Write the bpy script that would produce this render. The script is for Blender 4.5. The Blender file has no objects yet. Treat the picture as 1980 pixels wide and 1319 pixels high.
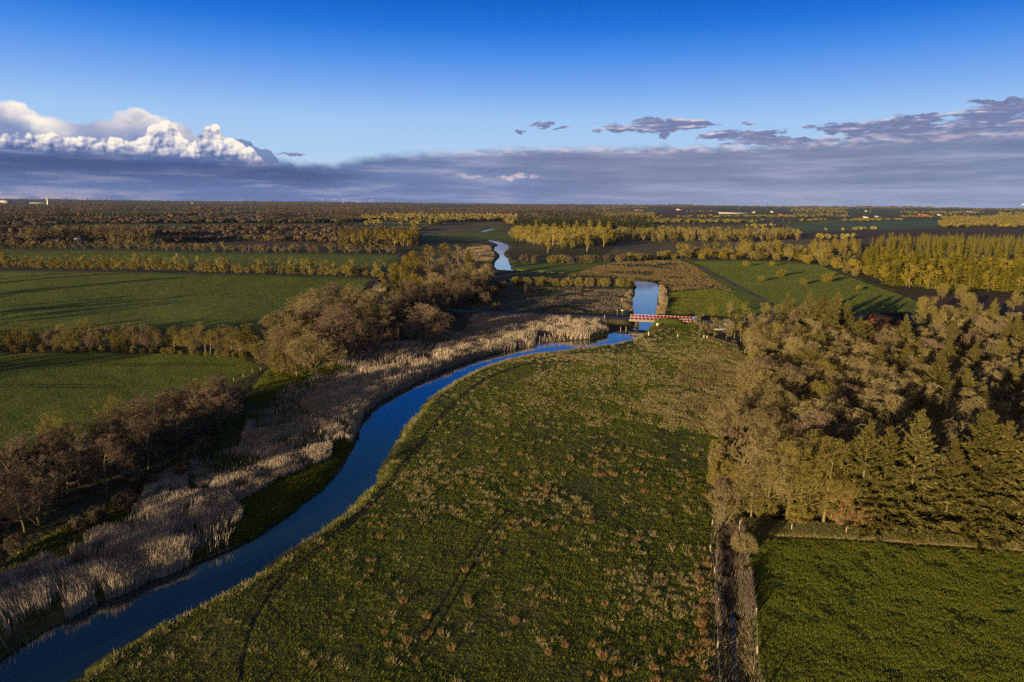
import bpy, math, random
import numpy as np
from mathutils import Vector, Matrix

sc = bpy.context.scene
COL = sc.collection
RNG = np.random.default_rng(7)
R = math.radians

# ------------------------------------------------------------------ camera geometry
CAM = np.array([0.0, 0.0, 51.0])
PITCH, ROLL = R(11.35), 0.0091
FPX = 1320.0
_F = np.array([0, math.cos(PITCH), -math.sin(PITCH)])
_R0 = np.array([1.0, 0, 0]); _U0 = np.array([0, math.sin(PITCH), math.cos(PITCH)])
_RT = math.cos(ROLL) * _R0 + math.sin(ROLL) * _U0
_UP = math.cos(ROLL) * _U0 - math.sin(ROLL) * _R0

def ray(px, py):
    px = np.asarray(px, float); py = np.asarray(py, float)
    return (_F + ((px - 990) / FPX)[..., None] * _RT - ((py - 659.5) / FPX)[..., None] * _UP)

def proj(P):
    d = P - CAM
    z = d @ _F
    z = np.where(z < 1e-3, 1e-3, z)
    return 990 + FPX * (d @ _RT) / z, 659.5 - FPX * (d @ _UP) / z, z

def atz(px, py, z=0.0):
    d = ray(px, py)
    t = (z - CAM[2]) / d[..., 2]
    return CAM + d * t[..., None]

# ------------------------------------------------------------------ noise
def _h(ix, iy, s):
    n = (ix * 374761393 + iy * 668265263 + s * 974634721) & 0xFFFFFFFF
    n = ((n ^ (n >> 13)) * 1274126177) & 0xFFFFFFFF
    return ((n ^ (n >> 16)) & 0xFFFF) / 65535.0

def vnoise(x, y, s=0):
    xi = np.floor(x).astype(np.int64); yi = np.floor(y).astype(np.int64)
    fx = x - xi; fy = y - yi
    fx = fx * fx * (3 - 2 * fx); fy = fy * fy * (3 - 2 * fy)
    a = _h(xi, yi, s); b = _h(xi + 1, yi, s); c = _h(xi, yi + 1, s); d = _h(xi + 1, yi + 1, s)
    return (a + (b - a) * fx) * (1 - fy) + (c + (d - c) * fx) * fy

def fbm(x, y, s=0, o=3):
    v = 0; a = 0.5
    for k in range(o):
        v = v + a * vnoise(x, y, s + k); x = x * 2.03 + 11.3; y = y * 2.03 + 5.7; a *= 0.5
    return v / (1 - 0.5 ** o)

def sstep(a, b, x):
    t = np.clip((x - a) / (b - a), 0, 1)
    return t * t * (3 - 2 * t)

# ------------------------------------------------------------------ polygons
def inpoly(px, py, poly):
    px = np.asarray(px); py = np.asarray(py)
    ins = np.zeros(px.shape, bool)
    n = len(poly)
    for i in range(n):
        x0, y0 = poly[i]; x1, y1 = poly[(i + 1) % n]
        if y0 == y1: continue
        c = ((y0 > py) != (y1 > py)) & (px < (x1 - x0) * (py - y0) / (y1 - y0) + x0)
        ins ^= c
    return ins

def polydist(x, y, pts, closed=True):
    best = np.full(x.shape, 1e9)
    n = len(pts)
    for i in range(n if closed else n - 1):
        ax, ay = pts[i][0], pts[i][1]; bx, by = pts[(i + 1) % n][0], pts[(i + 1) % n][1]
        dx, dy = bx - ax, by - ay
        L = dx * dx + dy * dy + 1e-9
        t = np.clip(((x - ax) * dx + (y - ay) * dy) / L, 0, 1)
        best = np.minimum(best, (x - ax - t * dx) ** 2 + (y - ay - t * dy) ** 2)
    return np.sqrt(best)

def smoothline(pts, n=4, amp=0.0, seed=1):
    """Catmull-Rom through ground points, with a little natural wander"""
    P = np.array(pts, float)[:, :2]
    out = []
    for i in range(len(P) - 1):
        p0 = P[max(i - 1, 0)]; p1 = P[i]; p2 = P[i + 1]; p3 = P[min(i + 2, len(P) - 1)]
        for k in range(n):
            t = k / n
            out.append(0.5 * (2 * p1 + (p2 - p0) * t + (2 * p0 - 5 * p1 + 4 * p2 - p3) * t * t + (3 * p1 - p0 - 3 * p2 + p3) * t ** 3))
    out.append(P[-1])
    out = np.array(out)
    if amp:
        r = np.random.default_rng(seed)
        out[1:-1] += r.normal(0, amp, out[1:-1].shape)
    return out

LB = [(-420, 1560), (-200, 1390), (0, 1275), (150, 1183), (330, 1107), (480, 1045), (570, 985), (640, 930), (682, 860), (704, 800), (750, 765), (800, 741),
      (870, 709), (930, 688), (1000, 673), (1080, 661), (1140, 656), (1170, 649), (1190, 641), (1217, 634), (1232, 627), (1228, 615), (1222, 597), (1221, 580), (1228, 562),
      (1224, 546), (1180, 538), (1120, 534), (1085, 531.5), (1030, 527.5), (985, 524.5), (960, 521), (957, 508), (966, 495), (954, 481), (962, 474), (950, 468), (938, 464.2)]
RB = [(947, 463.4), (962, 466), (979, 472), (984, 479), (974, 490), (982, 500), (987, 512), (992, 521), (1030, 524.5), (1085, 528.3), (1120, 530.5), (1180, 534),
      (1235, 540), (1262, 544), (1275, 555), (1271, 583), (1267, 604), (1264, 618), (1258, 630), (1242, 645), (1212, 657), (1150, 668), (1080, 677), (1010, 686), (940, 705), (880, 734), (836, 762),
      (800, 802), (762, 857), (733, 915), (700, 962), (640, 1012), (560, 1067), (470, 1130), (400, 1167), (330, 1202), (230, 1252), (130, 1322), (10, 1420), (-150, 1600)]
# the near bank stands a metre proud and hides a little of the water, so the brink lies that much nearer
RB = [(x, y + float(np.interp(y, [480, 560, 640, 800, 880, 960], [0.6, 1.5, 4.5, 4.5, 2.0, 0.0]))) for x, y in RB]
_lb = smoothline(atz(*np.array(LB).T), 5, 0.28, 3); _rb = smoothline(atz(*np.array(RB).T), 5, 0.28, 4)
RIVER = np.vstack([_lb, _rb])
POND1 = atz(*np.array([(918, 448.6), (932, 447), (940, 444.5), (948, 443), (955, 441), (952, 443.5), (945, 446), (934, 448.8)]).T)[:, :2]
POND2 = atz(*np.array([(886, 437.2), (893, 437.6), (899, 438.6), (903, 440), (897, 440), (890, 439)]).T)[:, :2]
POND3 = atz(*np.array([(842, 453.6), (850, 452.8), (853, 454), (846, 455)]).T)[:, :2]
SIDE = atz(*np.array([(1352, 612), (1338, 619), (1330, 627), (1331, 634), (1326, 637), (1316, 632), (1318, 626), (1326, 618), (1344, 609)]).T)[:, :2]
DITCH = atz(*np.array([(1398, 985), (1405, 1030), (1410, 1100), (1418, 1200), (1424, 1319), (1435, 1700)]).T, 0.6)[:, :2]

# road across the bridge
ROADZ = 3.2
_rp = [(560, 560, 3.0), (742, 548, 3.0)]
ROAD = np.vstack([atz(np.array([800.]), np.array([597.]), 2.0)[0], atz(np.array([905.]), np.array([602.]), 2.0)[0],
                  atz(np.array([1080.]), np.array([609.5]), 2.6)[0], atz(np.array([1219.]), np.array([615.5]), ROADZ)[0],
                  atz(np.array([1341.]), np.array([620.5]), ROADZ)[0], atz(np.array([1430.]), np.array([622.]), 2.4)[0],
                  atz(np.array([1560.]), np.array([622.]), 1.6)[0], atz(np.array([1700.]), np.array([612.]), 1.4)[0], atz(np.array([1990.]), np.array([625.]), 1.4)[0]])

def road_z(x, y):
    d = np.interp(x, ROAD[:, 0], ROAD[:, 2])
    return d

def H0(x, y):
    x = np.asarray(x, float); y = np.asarray(y, float)
    d = np.hypot(x, y)
    h = 1.0 + 0.5 * (fbm(x / 34, y / 34, 5, 2) - 0.5) + 0.26 * (fbm(x / 5.5, y / 5.5, 9, 2) - 0.5) * np.clip(400 / (d + 1), 0, 1)
    # rolling fields on the left
    lw = sstep(-70, -150, x) * sstep(230, 300, y) * sstep(900, 650, y)
    h = h + lw * (1.2 + 3.4 * np.exp(-((x + 260) / 95) ** 2 - ((y - 420) / 75) ** 2) + 1.6 * (fbm(x / 60, y / 45, 21, 2) - 0.5))
    # rise beside the golden poplars and the slope of the tussock hill
    h = h + 5.0 * np.exp(-((x - 60) / 60) ** 2 - ((y - 790) / 45) ** 2)
    h = h + 2.5 * np.exp(-((x - 120) / 60) ** 2 - ((y - 560) / 50) ** 2)
    # far land rises slowly to the skyline
    f = sstep(1300, 13500, d)
    h = h + 44 * f + f * 46 * (fbm(x / 2600, y / 2100, 31, 3) - 0.5)
    # road bank
    rd = polydist(x, y, ROAD, False)
    w = sstep(8.5, 3.6, rd) * (d < 700)
    h = h * (1 - w) + (road_z(x, y) - 0.12) * w
    # meadow knoll between the two channels
    kx, ky = _KN
    h = h + 1.5 * np.exp(-((x - kx) / 9) ** 2 - ((y - ky) / 9) ** 2)
    return h

_KN = atz(np.array([1292.]), np.array([629.]), 2.0)[0][:2]

def H(x, y):
    x = np.asarray(x, float); y = np.asarray(y, float)
    h = H0(x, y)
    d = np.hypot(x, y)
    shp = h.shape
    xf, yf, hf = x.ravel(), y.ravel(), h.ravel().copy()
    near = np.where((np.hypot(xf, yf) < 1500))[0]
    if len(near):
        for poly, bank in ((RIVER, 2.6), (POND1, 4), (POND2, 4), (POND3, 4), (SIDE, 2.0)):
            lo = poly.min(0) - 6; hi = poly.max(0) + 6
            s = near[(xf[near] > lo[0]) & (xf[near] < hi[0]) & (yf[near] > lo[1]) & (yf[near] < hi[1])]
            if not len(s): continue
            sd = polydist(xf[s], yf[s], poly)
            ins = inpoly(xf[s], yf[s], poly)
            t = np.clip(sd / bank, 0, 1) ** 0.8
            hf[s] = np.where(ins, -1.3 * sstep(0, 3, sd), np.minimum(hf[s], hf[s] * t + 0.02))
        dd = polydist(xf[near], yf[near], DITCH, False)
        hf[near] = hf[near] - .95 * sstep(2.9, 0.2, dd) * (yf[near] < 135)
    return hf.reshape(shp)

HS = H0
_TS = 62 * 1.0085 ** np.arange(690)
def at(px, py):
    """first hit of the view ray with the terrain: array of points and the photo's pixels per metre there"""
    px = np.atleast_1d(np.asarray(px, float)); py = np.atleast_1d(np.asarray(py, float))
    d = ray(px, py)
    d = d / np.hypot(d[:, 0], d[:, 1])[:, None]
    hit = np.full(len(px), np.nan); prev = np.full(len(px), 40.0)
    for t in _TS:
        todo = np.isnan(hit)
        if not todo.any(): break
        i = np.where(todo)[0]
        P = CAM + d[i] * t
        below = P[:, 2] < HS(P[:, 0], P[:, 1])
        j = i[below]
        hit[j] = t
        prev[i[~below]] = t
    hit = np.where(np.isnan(hit), 19000, hit)
    lo, hi = prev, hit
    for _ in range(9):
        mid = 0.5 * (lo + hi); P = CAM + d * mid[:, None]
        b = P[:, 2] < HS(P[:, 0], P[:, 1])
        hi = np.where(b, mid, hi); lo = np.where(b, lo, mid)
    P = CAM + d * hi[:, None]
    P[:, 2] = (H if HS is H0 else HS)(P[:, 0], P[:, 1])
    return P, FPX / ((P - CAM) @ _F)

def at1(px, py):
    P, s = at([px], [py])
    return P[0], float(s[0])

# ------------------------------------------------------------------ mesh helpers
def mesh(name, V, faces, mats, smooth=False, mi=None):
    """faces: list of int arrays (n,3) or (n,4)"""
    V = np.asarray(V, np.float32).reshape(-1, 3)
    if not isinstance(faces, (list, tuple)): faces = [faces]
    faces = [np.asarray(f, np.int32) for f in faces if len(f)]
    loops = np.concatenate([f.ravel() for f in faces])
    tot = np.concatenate([np.full(len(f), f.shape[1], np.int32) for f in faces])
    st = np.concatenate([[0], np.cumsum(tot)[:-1]]).astype(np.int32)
    me = bpy.data.meshes.new(name)
    me.vertices.add(len(V)); me.vertices.foreach_set('co', V.ravel())
    me.loops.add(len(loops)); me.loops.foreach_set('vertex_index', loops)
    me.polygons.add(len(tot)); me.polygons.foreach_set('loop_start', st); me.polygons.foreach_set('loop_total', tot)
    if smooth: me.polygons.foreach_set('use_smooth', np.ones(len(tot), bool))
    if not isinstance(mats, (list, tuple)): mats = [mats]
    for m in mats: me.materials.append(m)
    if mi is not None: me.polygons.foreach_set('material_index', np.asarray(mi, np.int32))
    me.update(calc_edges=True)
    me.validate()
    return me

def link(name, me, parent=None, loc=None):
    o = bpy.data.objects.new(name, me); COL.objects.link(o)
    if parent: o.parent = parent
    if loc is not None: o.location = loc
    return o

def tag(o, label=None, cat=None, group=None, kind=None):
    if label: o['label'] = label
    if cat: o['category'] = cat
    if group: o['group'] = group
    if kind: o['kind'] = kind
    return o

def empty(name, loc, rz=0.0, s=1.0):
    o = bpy.data.objects.new(name, None); COL.objects.link(o)
    o.empty_display_size = 0.3
    o.location = loc; o.rotation_euler = (0, 0, rz); o.scale = (s, s, s)
    return o

class MB:
    """collects boxes, tubes, prisms into one mesh"""
    def __init__(s): s.V = []; s.F4 = []; s.F3 = []; s.n = 0
    def add(s, V, q=None, t=None):
        V = np.asarray(V, float).reshape(-1, 3)
        s.V.append(V)
        if q is not None and len(q): s.F4.append(np.asarray(q) + s.n)
        if t is not None and len(t): s.F3.append(np.asarray(t) + s.n)
        s.n += len(V); return s
    def box(s, c, size, rz=0.0):
        x, y, z = [v / 2 for v in size]
        P = np.array([(-x, -y, -z), (x, -y, -z), (x, y, -z), (-x, y, -z), (-x, -y, z), (x, -y, z), (x, y, z), (-x, y, z)])
        if rz:
            ca, sa = math.cos(rz), math.sin(rz)
            P = P @ np.array([[ca, sa, 0], [-sa, ca, 0], [0, 0, 1]])
        return s.add(P + np.array(c), [(0, 3, 2, 1), (4, 5, 6, 7), (0, 1, 5, 4), (1, 2, 6, 5), (2, 3, 7, 6), (3, 0, 4, 7)])
    def bar(s, a, b, r0, r1=None, n=6):
        if r1 is None: r1 = r0
        V, q = tubes(np.array([a], float), np.array([b], float), np.array([r0]), np.array([r1]), n)
        s.add(V, q)
        c = s.n
        fan = [(0, i, i + 1) for i in range(1, n - 1)]
        s.F3.append(np.array([(c - n + i, c - n + j, c - n + k) for i, j, k in fan]))
        return s
    def prism(s, prof, y0, y1):
        """profile of (x,z) points, convex, swept along y"""
        n = len(prof)
        V = [(x, y0, z) for x, z in prof] + [(x, y1, z) for x, z in prof]
        q = [(i, (i + 1) % n, n + (i + 1) % n, n + i) for i in range(n)]
        t = [(0, i + 1, i) for i in range(1, n - 1)] + [(n, n + i, n + i + 1) for i in range(1, n - 1)]
        return s.add(V, q, t)
    def mesh(s, name, mat, smooth=False):
        return mesh(name, np.vstack(s.V), s.F4 + s.F3, mat, smooth)
    def build(s, name, mat, parent=None, loc=None, smooth=False):
        return link(name, s.mesh(name, mat, smooth), parent, loc)

def norm(v): return v / np.maximum(np.linalg.norm(v, axis=-1, keepdims=True), 1e-9)

def tubes(P0, P1, r0, r1, n):
    d = norm(P1 - P0)
    ref = np.where(np.abs(d[:, 2:3]) > 0.9, np.array([[1.0, 0, 0]]), np.array([[0, 0, 1.0]]))
    a = norm(np.cross(d, ref)); b = np.cross(d, a)
    th = np.arange(n) * 2 * np.pi / n
    ring = a[:, None, :] * np.cos(th)[None, :, None] + b[:, None, :] * np.sin(th)[None, :, None]
    V = np.stack([P0[:, None] + ring * r0[:, None, None], P1[:, None] + ring * r1[:, None, None]], 1)
    S = len(P0)
    base = (np.arange(S) * 2 * n)[:, None]
    i = np.arange(n); j = (i + 1) % n
    q = np.stack([base + i, base + j, base + n + j, base + n + i], -1).reshape(-1, 4)
    return V.reshape(-1, 3), q

def blades(P0, P1, w, rng, side=None):
    """flat tapering blades (one triangle each)"""
    d = norm(P1 - P0)
    if side is None: side = rng.normal(size=P0.shape)
    sd = norm(np.cross(d, side)) * (np.asarray(w) / 2).reshape(-1, 1)
    V = np.stack([P0 - sd, P0 + sd, P1], 1).reshape(-1, 3)
    return V, np.arange(len(P0) * 3).reshape(-1, 3)

def polys(rng, base, d, L, nseg, up, wob):
    N = len(base)
    P = np.zeros((N, nseg + 1, 3)); P[:, 0] = base
    d = norm(d)
    for k in range(nseg):
        P[:, k + 1] = P[:, k] + d * (L / nseg)[:, None]
        d = norm(d + np.array([0, 0, up]) + rng.normal(0, wob, (N, 3)))
    return P

def spawn(rng, P, L, n, tmin, tmax, ang, fac, taper=0.55):
    N, K, _ = P.shape
    t = np.tile(np.linspace(tmin, tmax, n), (N, 1)) + rng.uniform(-.5, .5, (N, n)) * (tmax - tmin) / n
    t = np.clip(t, 0.02, 0.999)
    f = t * (K - 1); i = np.minimum(f.astype(int), K - 2); u = (f - i)[..., None]
    ii = np.arange(N)[:, None]
    A = P[ii, i]; B = P[ii, i + 1]
    pos = A + (B - A) * u
    dr = norm(B - A)
    perp = norm(np.cross(dr, rng.normal(size=dr.shape)))
    a = rng.normal(ang, 0.18, t.shape)[..., None]
    nd = dr * np.cos(a) + perp * np.sin(a)
    ln = L[:, None] * fac * (1 - taper * t) * rng.uniform(0.7, 1.25, t.shape)
    return pos.reshape(-1, 3), nd.reshape(-1, 3), ln.ravel(), t.ravel()

def polytubes(P, r0, r1, n):
    N, K, _ = P.shape
    t = np.linspace(0, 1, K)
    rr = r0[:, None] * (1 - t) + r1[:, None] * t
    return tubes(P[:, :-1].reshape(-1, 3), P[:, 1:].reshape(-1, 3), rr[:, :-1].ravel(), rr[:, 1:].ravel(), n)

def merge(parts):
    V = []; F = []; n = 0
    for v, f in parts:
        V.append(v); F.append(f + n); n += len(v)
    return np.vstack(V), F
DENOISE = False

# ------------------------------------------------------------------ materials
def _nt(name):
    m = bpy.data.materials.new(name); m.use_nodes = True
    nt = m.node_tree; b = nt.nodes['Principled BSDF']
    b.inputs['Specular IOR Level'].default_value = 0.15
    b.inputs['Roughness'].default_value = 0.9
    return m, nt, b

def ramp(nt, fac, stops):
    r = nt.nodes.new('ShaderNodeValToRGB')
    e = r.color_ramp.elements
    while len(e) < len(stops): e.new(0.5)
    for el, (p, c) in zip(e, stops):
        el.position = p; el.color = (*c, 1)
    nt.links.new(fac, r.inputs[0])
    return r.outputs[0]

def noise(nt, scale, detail=3, rough=0.55, vec=None, dim='3D', dist=0.0):
    n = nt.nodes.new('ShaderNodeTexNoise'); n.noise_dimensions = dim
    n.inputs['Scale'].default_value = scale; n.inputs['Detail'].default_value = detail
    n.inputs['Roughness'].default_value = rough; n.inputs['Distortion'].default_value = dist
    if vec is not None: nt.links.new(vec, n.inputs['Vector'])
    return n.outputs['Fac']

def pos(nt, scale=(1, 1, 1), rz=0.0):
    g = nt.nodes.new('ShaderNodeNewGeometry')
    if scale == (1, 1, 1) and not rz: return g.outputs['Position']
    m = nt.nodes.new('ShaderNodeMapping')
    m.inputs['Scale'].default_value = scale; m.inputs['Rotation'].default_value = (0, 0, rz)
    nt.links.new(g.outputs['Position'], m.inputs['Vector'])
    return m.outputs[0]

def mixc(nt, fac, a, b, mode='MIX'):
    m = nt.nodes.new('ShaderNodeMix'); m.data_type = 'RGBA'; m.blend_type = mode
    for s, v in ((m.inputs[0], fac), (m.inputs[6], a), (m.inputs[7], b)):
        if isinstance(v, (int, float)): s.default_value = v
        elif isinstance(v, tuple): s.default_value = (*v, 1)
        else: nt.links.new(v, s)
    return m.outputs[2]

def math_(nt, op, a, b=None, c=None, clamp=False):
    m = nt.nodes.new('ShaderNodeMath'); m.operation = op; m.use_clamp = clamp
    for i, v in enumerate((a, b, c)):
        if v is None: continue
        if isinstance(v, (int, float)): m.inputs[i].default_value = v
        else: nt.links.new(v, m.inputs[i])
    return m.outputs[0]

def ground_mat(name, dark, mid, light, big=0.02, small=0.8, bumpd=0.35, bscale=0.9, rows=None, extra=None):
    """soil or sward seen from the air: broad patches, fine mottling and a rough relief"""
    m, nt, b = _nt(name)
    p = pos(nt)
    n1 = noise(nt, big, 4, 0.6, p); n2 = noise(nt, small, 3, 0.65, p); n3 = noise(nt, 0.11, 4, 0.6, p)
    f = math_(nt, 'ADD', math_(nt, 'MULTIPLY', n1, 0.5), math_(nt, 'ADD', math_(nt, 'MULTIPLY', n2, 0.25), math_(nt, 'MULTIPLY', n3, 0.3)))
    c = ramp(nt, f, [(0.36, dark), (0.52, mid), (0.68, light)])
    hb = noise(nt, bscale, 3, 0.6, p)
    if rows:
        w = nt.nodes.new('ShaderNodeTexWave'); w.wave_type = 'BANDS'; w.bands_direction = 'X'
        w.inputs['Scale'].default_value = rows[0]; w.inputs['Distortion'].default_value = 1.5; w.inputs['Detail'].default_value = 2
        nt.links.new(pos(nt, (1, 1, 1), rows[1]), w.inputs['Vector'])
        hb = math_(nt, 'ADD', math_(nt, 'MULTIPLY', hb, 0.6), math_(nt, 'MULTIPLY', w.outputs['Fac'], 0.5))
    if extra:
        c = mixc(nt, ramp(nt, noise(nt, extra[1], 4, 0.6, p), [(0.46, (0, 0, 0)), (0.58, (1, 1, 1))]), c, extra[0])
    nt.links.new(c, b.inputs['Base Color'])
    bp = nt.nodes.new('ShaderNodeBump'); bp.inputs['Distance'].default_value = bumpd; bp.inputs['Strength'].default_value = 0.9
    nt.links.new(hb, bp.inputs['Height']); nt.links.new(bp.outputs[0], b.inputs['Normal'])
    return m

def plant_mat(name, c1, c2, c3=None, isl=0.5, obj=0.6, rough=0.85):
    """wood, twigs, needles or blades: tone differs from plant to plant and from piece to piece"""
    m, nt, b = _nt(name)
    oi = nt.nodes.new('ShaderNodeObjectInfo'); g = nt.nodes.new('ShaderNodeNewGeometry')
    f = math_(nt, 'ADD', math_(nt, 'MULTIPLY', oi.outputs['Random'], obj), math_(nt, 'MULTIPLY', g.outputs['Random Per Island'], isl))
    f = math_(nt, 'DIVIDE', f, obj + isl)
    st = [(0.05, c1), (0.95, c2)] if c3 is None else [(0.05, c1), (0.55, c2), (0.98, c3)]
    nt.links.new(ramp(nt, f, st), b.inputs['Base Color'])
    b.inputs['Roughness'].default_value = rough; b.inputs['Specular IOR Level'].default_value = 0.1
    return m

def plain_mat(name, col, rough=0.7, metal=0.0, spec=0.3, var=0.15, scale=2.0):
    m, nt, b = _nt(name)
    tc = nt.nodes.new('ShaderNodeTexCoord')
    n = noise(nt, scale, 4, 0.6, tc.outputs['Object'])
    lo = tuple(max(0, v * (1 - var)) for v in col); hi = tuple(min(1, v * (1 + var)) for v in col)
    nt.links.new(ramp(nt, n, [(0.3, lo), (0.7, hi)]), b.inputs['Base Color'])
    b.inputs['Roughness'].default_value = rough; b.inputs['Metallic'].default_value = metal; b.inputs['Specular IOR Level'].default_value = spec
    return m

M = {}
M['rough'] = ground_mat('rough_ground', (.028, .034, .010), (.055, .052, .019), (.105, .085, .038), small=0.5)
M['far'] = ground_mat('far_ground', (.060, .048, .022), (.100, .075, .038), (.150, .112, .055), big=0.0025, small=0.05, bumpd=0.6, bscale=0.08, extra=((.075, .105, .026), 0.0016))
M['meadow'] = ground_mat('meadow_sward', (.038, .052, .007), (.068, .088, .011), (.104, .122, .020), small=1.3, bumpd=0.34, bscale=1.1, extra=((.086, .090, .022), 0.05))
M['pasture'] = ground_mat('pasture_sward', (.038, .053, .008), (.066, .086, .011), (.100, .118, .020), small=1.5, bumpd=0.5, bscale=0.9)
M['crop'] = ground_mat('green_crop', (.075, .108, .015), (.108, .148, .020), (.148, .182, .030), big=0.012, small=0.9, bumpd=0.28, bscale=1.2)
M['crop_far'] = ground_mat('green_crop_far', (.070, .115, .018), (.095, .145, .025), (.120, .170, .034), big=0.008, small=0.3, bumpd=0.3, bscale=0.3)
M['teal'] = ground_mat('bluish_crop', (.070, .115, .060), (.085, .140, .075), (.105, .160, .085), big=0.004, small=0.1, bumpd=0.2, bscale=0.3)
M['lime'] = ground_mat('young_crop', (.070, .105, .016), (.092, .128, .018), (.115, .150, .026), big=0.012, small=0.5, bumpd=0.35, bscale=0.5, rows=(0.55, R(-35)))
M['plough'] = ground_mat('ploughed_soil', (.065, .036, .022), (.092, .054, .034), (.120, .074, .046), big=0.008, small=0.4, bumpd=0.2, bscale=0.7)
M['stubble'] = ground_mat('stubble', (.115, .092, .042), (.150, .120, .056), (.185, .145, .070), big=0.01, small=0.3, bumpd=0.2, bscale=0.5)
M['marsh'] = ground_mat('marsh_ground', (.036, .044, .013), (.080, .070, .038), (.140, .112, .070), big=0.04, small=0.6, bumpd=0.5, bscale=0.7, extra=((.046, .070, .013), 0.035))
M['tussock'] = ground_mat('tussock_hill', (.040, .050, .012), (.085, .072, .026), (.135, .105, .045), big=0.03, small=0.45, bumpd=0.7, bscale=0.45, extra=((.050, .072, .012), 0.02))
M['straw'] = ground_mat('straw_litter', (.075, .055, .028), (.15, .11, .058), (.23, .17, .095), big=0.05, small=0.7, bumpd=0.4, bscale=0.9)
M['bed'] = ground_mat('river_mud', (.012, .011, .008), (.02, .018, .012), (.03, .026, .018))
M['wood'] = ground_mat('woodland_floor', (.022, .018, .010), (.042, .032, .016), (.07, .055, .026), small=0.6)
M['ditch'] = ground_mat('ditch_ground', (.018, .016, .010), (.040, .032, .018), (.085, .062, .034), big=0.1, small=1.0)
M['verge'] = ground_mat('rough_verge', (.060, .052, .018), (.110, .085, .035), (.165, .115, .055), big=0.15, small=0.9, bumpd=0.4)

def water_mat():
    m, nt, b = _nt('river_water')
    b.inputs['Base Color'].default_value = (.012, .026, .032, 1); b.inputs['Roughness'].default_value = 0.03
    b.inputs['IOR'].default_value = 2.5; b.inputs['Specular IOR Level'].default_value = 0.5
    h = math_(nt, 'ADD', math_(nt, 'MULTIPLY', noise(nt, 0.55, 2, .5, pos(nt, (1, 1.6, 1))), 0.5),
              math_(nt, 'MULTIPLY', noise(nt, 0.13, 2, .5, pos(nt)), 1.2))
    patch = ramp(nt, noise(nt, 0.06, 3, .6, pos(nt)), [(0.45, (.12, .12, .12)), (0.65, (1, 1, 1))])
    bp = nt.nodes.new('ShaderNodeBump'); bp.inputs['Distance'].default_value = 0.012
    nt.links.new(patch, bp.inputs['Strength']); nt.links.new(h, bp.inputs['Height']); nt.links.new(bp.outputs[0], b.inputs['Normal'])
    return m
M['water'] = water_mat()
M['asphalt'] = plain_mat('asphalt', (.055, .055, .058), 0.7, spec=0.4)
M['lane'] = plain_mat('worn_asphalt', (.075, .068, .07), 0.75)
M['dirt'] = ground_mat('bare_track', (.030, .018, .014), (.045, .028, .02), (.065, .042, .03))
M['gravel'] = ground_mat('gravel_track', (.06, .052, .055), (.10, .085, .085), (.17, .15, .15), big=0.3, small=0.9)
M['rut'] = ground_mat('wheel_rut', (.018, .020, .007), (.030, .030, .012), (.048, .044, .018))
M['tram'] = ground_mat('tramline', (.014, .022, .007), (.020, .030, .009), (.030, .038, .012))

# plants
M['bark'] = plant_mat('bark', (.11, .085, .045), (.22, .175, .085), isl=0.2)
M['twig'] = plant_mat('bare_twigs', (.135, .106, .050), (.212, .172, .082), (.290, .242, .125))
M['twig_red'] = plant_mat('reddish_twigs', (.110, .078, .056), (.170, .124, .088), (.230, .172, .122))
M['twig_gold'] = plant_mat('golden_twigs', (.135, .104, .014), (.205, .160, .020), (.275, .220, .034))
M['twig_olive'] = plant_mat('olive_twigs', (.125, .104, .028), (.192, .162, .044), (.258, .220, .068))
M['sedge'] = plant_mat('shade_grey_sedge', (.085, .070, .055), (.140, .112, .092), (.21, .17, .135), isl=1.0, obj=0.2)  # greyed and darkened to put the middle marsh's shade into colour; darkens ditch reeds
M['far_wood'] = plant_mat('far_bare_wood', (.080, .058, .044), (.115, .084, .062), (.150, .112, .080))
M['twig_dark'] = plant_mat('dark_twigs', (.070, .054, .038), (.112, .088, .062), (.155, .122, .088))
M['bud'] = plant_mat('budding_twigs', (.100, .088, .022), (.150, .128, .030), (.200, .170, .045))
M['copper'] = plant_mat('copper_leaves', (.17, .095, .045), (.24, .145, .07), (.32, .20, .10))
M['needle'] = plant_mat('spruce_needles', (.048, .044, .010), (.090, .080, .020), (.185, .165, .060), isl=0.8, obj=0.4)
M['needle_dark'] = plant_mat('dark_needles', (.016, .022, .010), (.030, .036, .014), (.05, .052, .020))
M['needle_gold'] = plant_mat('larch_needles', (.072, .068, .006), (.110, .102, .008), (.160, .146, .014))
M['trunk_pale'] = plant_mat('pale_bark', (.26, .22, .14), (.40, .34, .22), isl=0.2)
M['reed'] = plant_mat('dry_reed', (.29, .235, .18), (.43, .36, .28), (.58, .50, .40), isl=1.0, obj=0.2)
M['tan_reed'] = plant_mat('tan_reed', (.17, .125, .075), (.26, .20, .125), (.36, .285, .19), isl=1.0, obj=0.2)
M['grass'] = plant_mat('grass_blades', (.068, .087, .010), (.122, .145, .018), (.185, .196, .034), isl=1.0, obj=0.0)
M['lush'] = plant_mat('pasture_blades', (.076, .098, .012), (.130, .154, .018), (.185, .200, .032), isl=1.0, obj=0.0)
M['pale'] = plant_mat('bleached_blades', (.20, .165, .075), (.30, .255, .125), (.41, .355, .20), isl=1.0, obj=0.0)
M['rush'] = plant_mat('russet_rush', (.17, .095, .04), (.29, .18, .08), (.42, .30, .16), isl=0.8, obj=0.5)
M['heather'] = plant_mat('russet_blades', (.095, .072, .034), (.16, .118, .058), (.24, .180, .10), isl=1.0, obj=0.2)

# ------------------------------------------------------------------ sun direction and sky
SUN_AZ, SUN_EL = R(38), R(6.2)            # shadows run 38 degrees to the right of straight ahead
SUN = np.array([-math.sin(SUN_AZ) * math.cos(SUN_EL), -math.cos(SUN_AZ) * math.cos(SUN_EL), math.sin(SUN_EL)])

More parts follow.
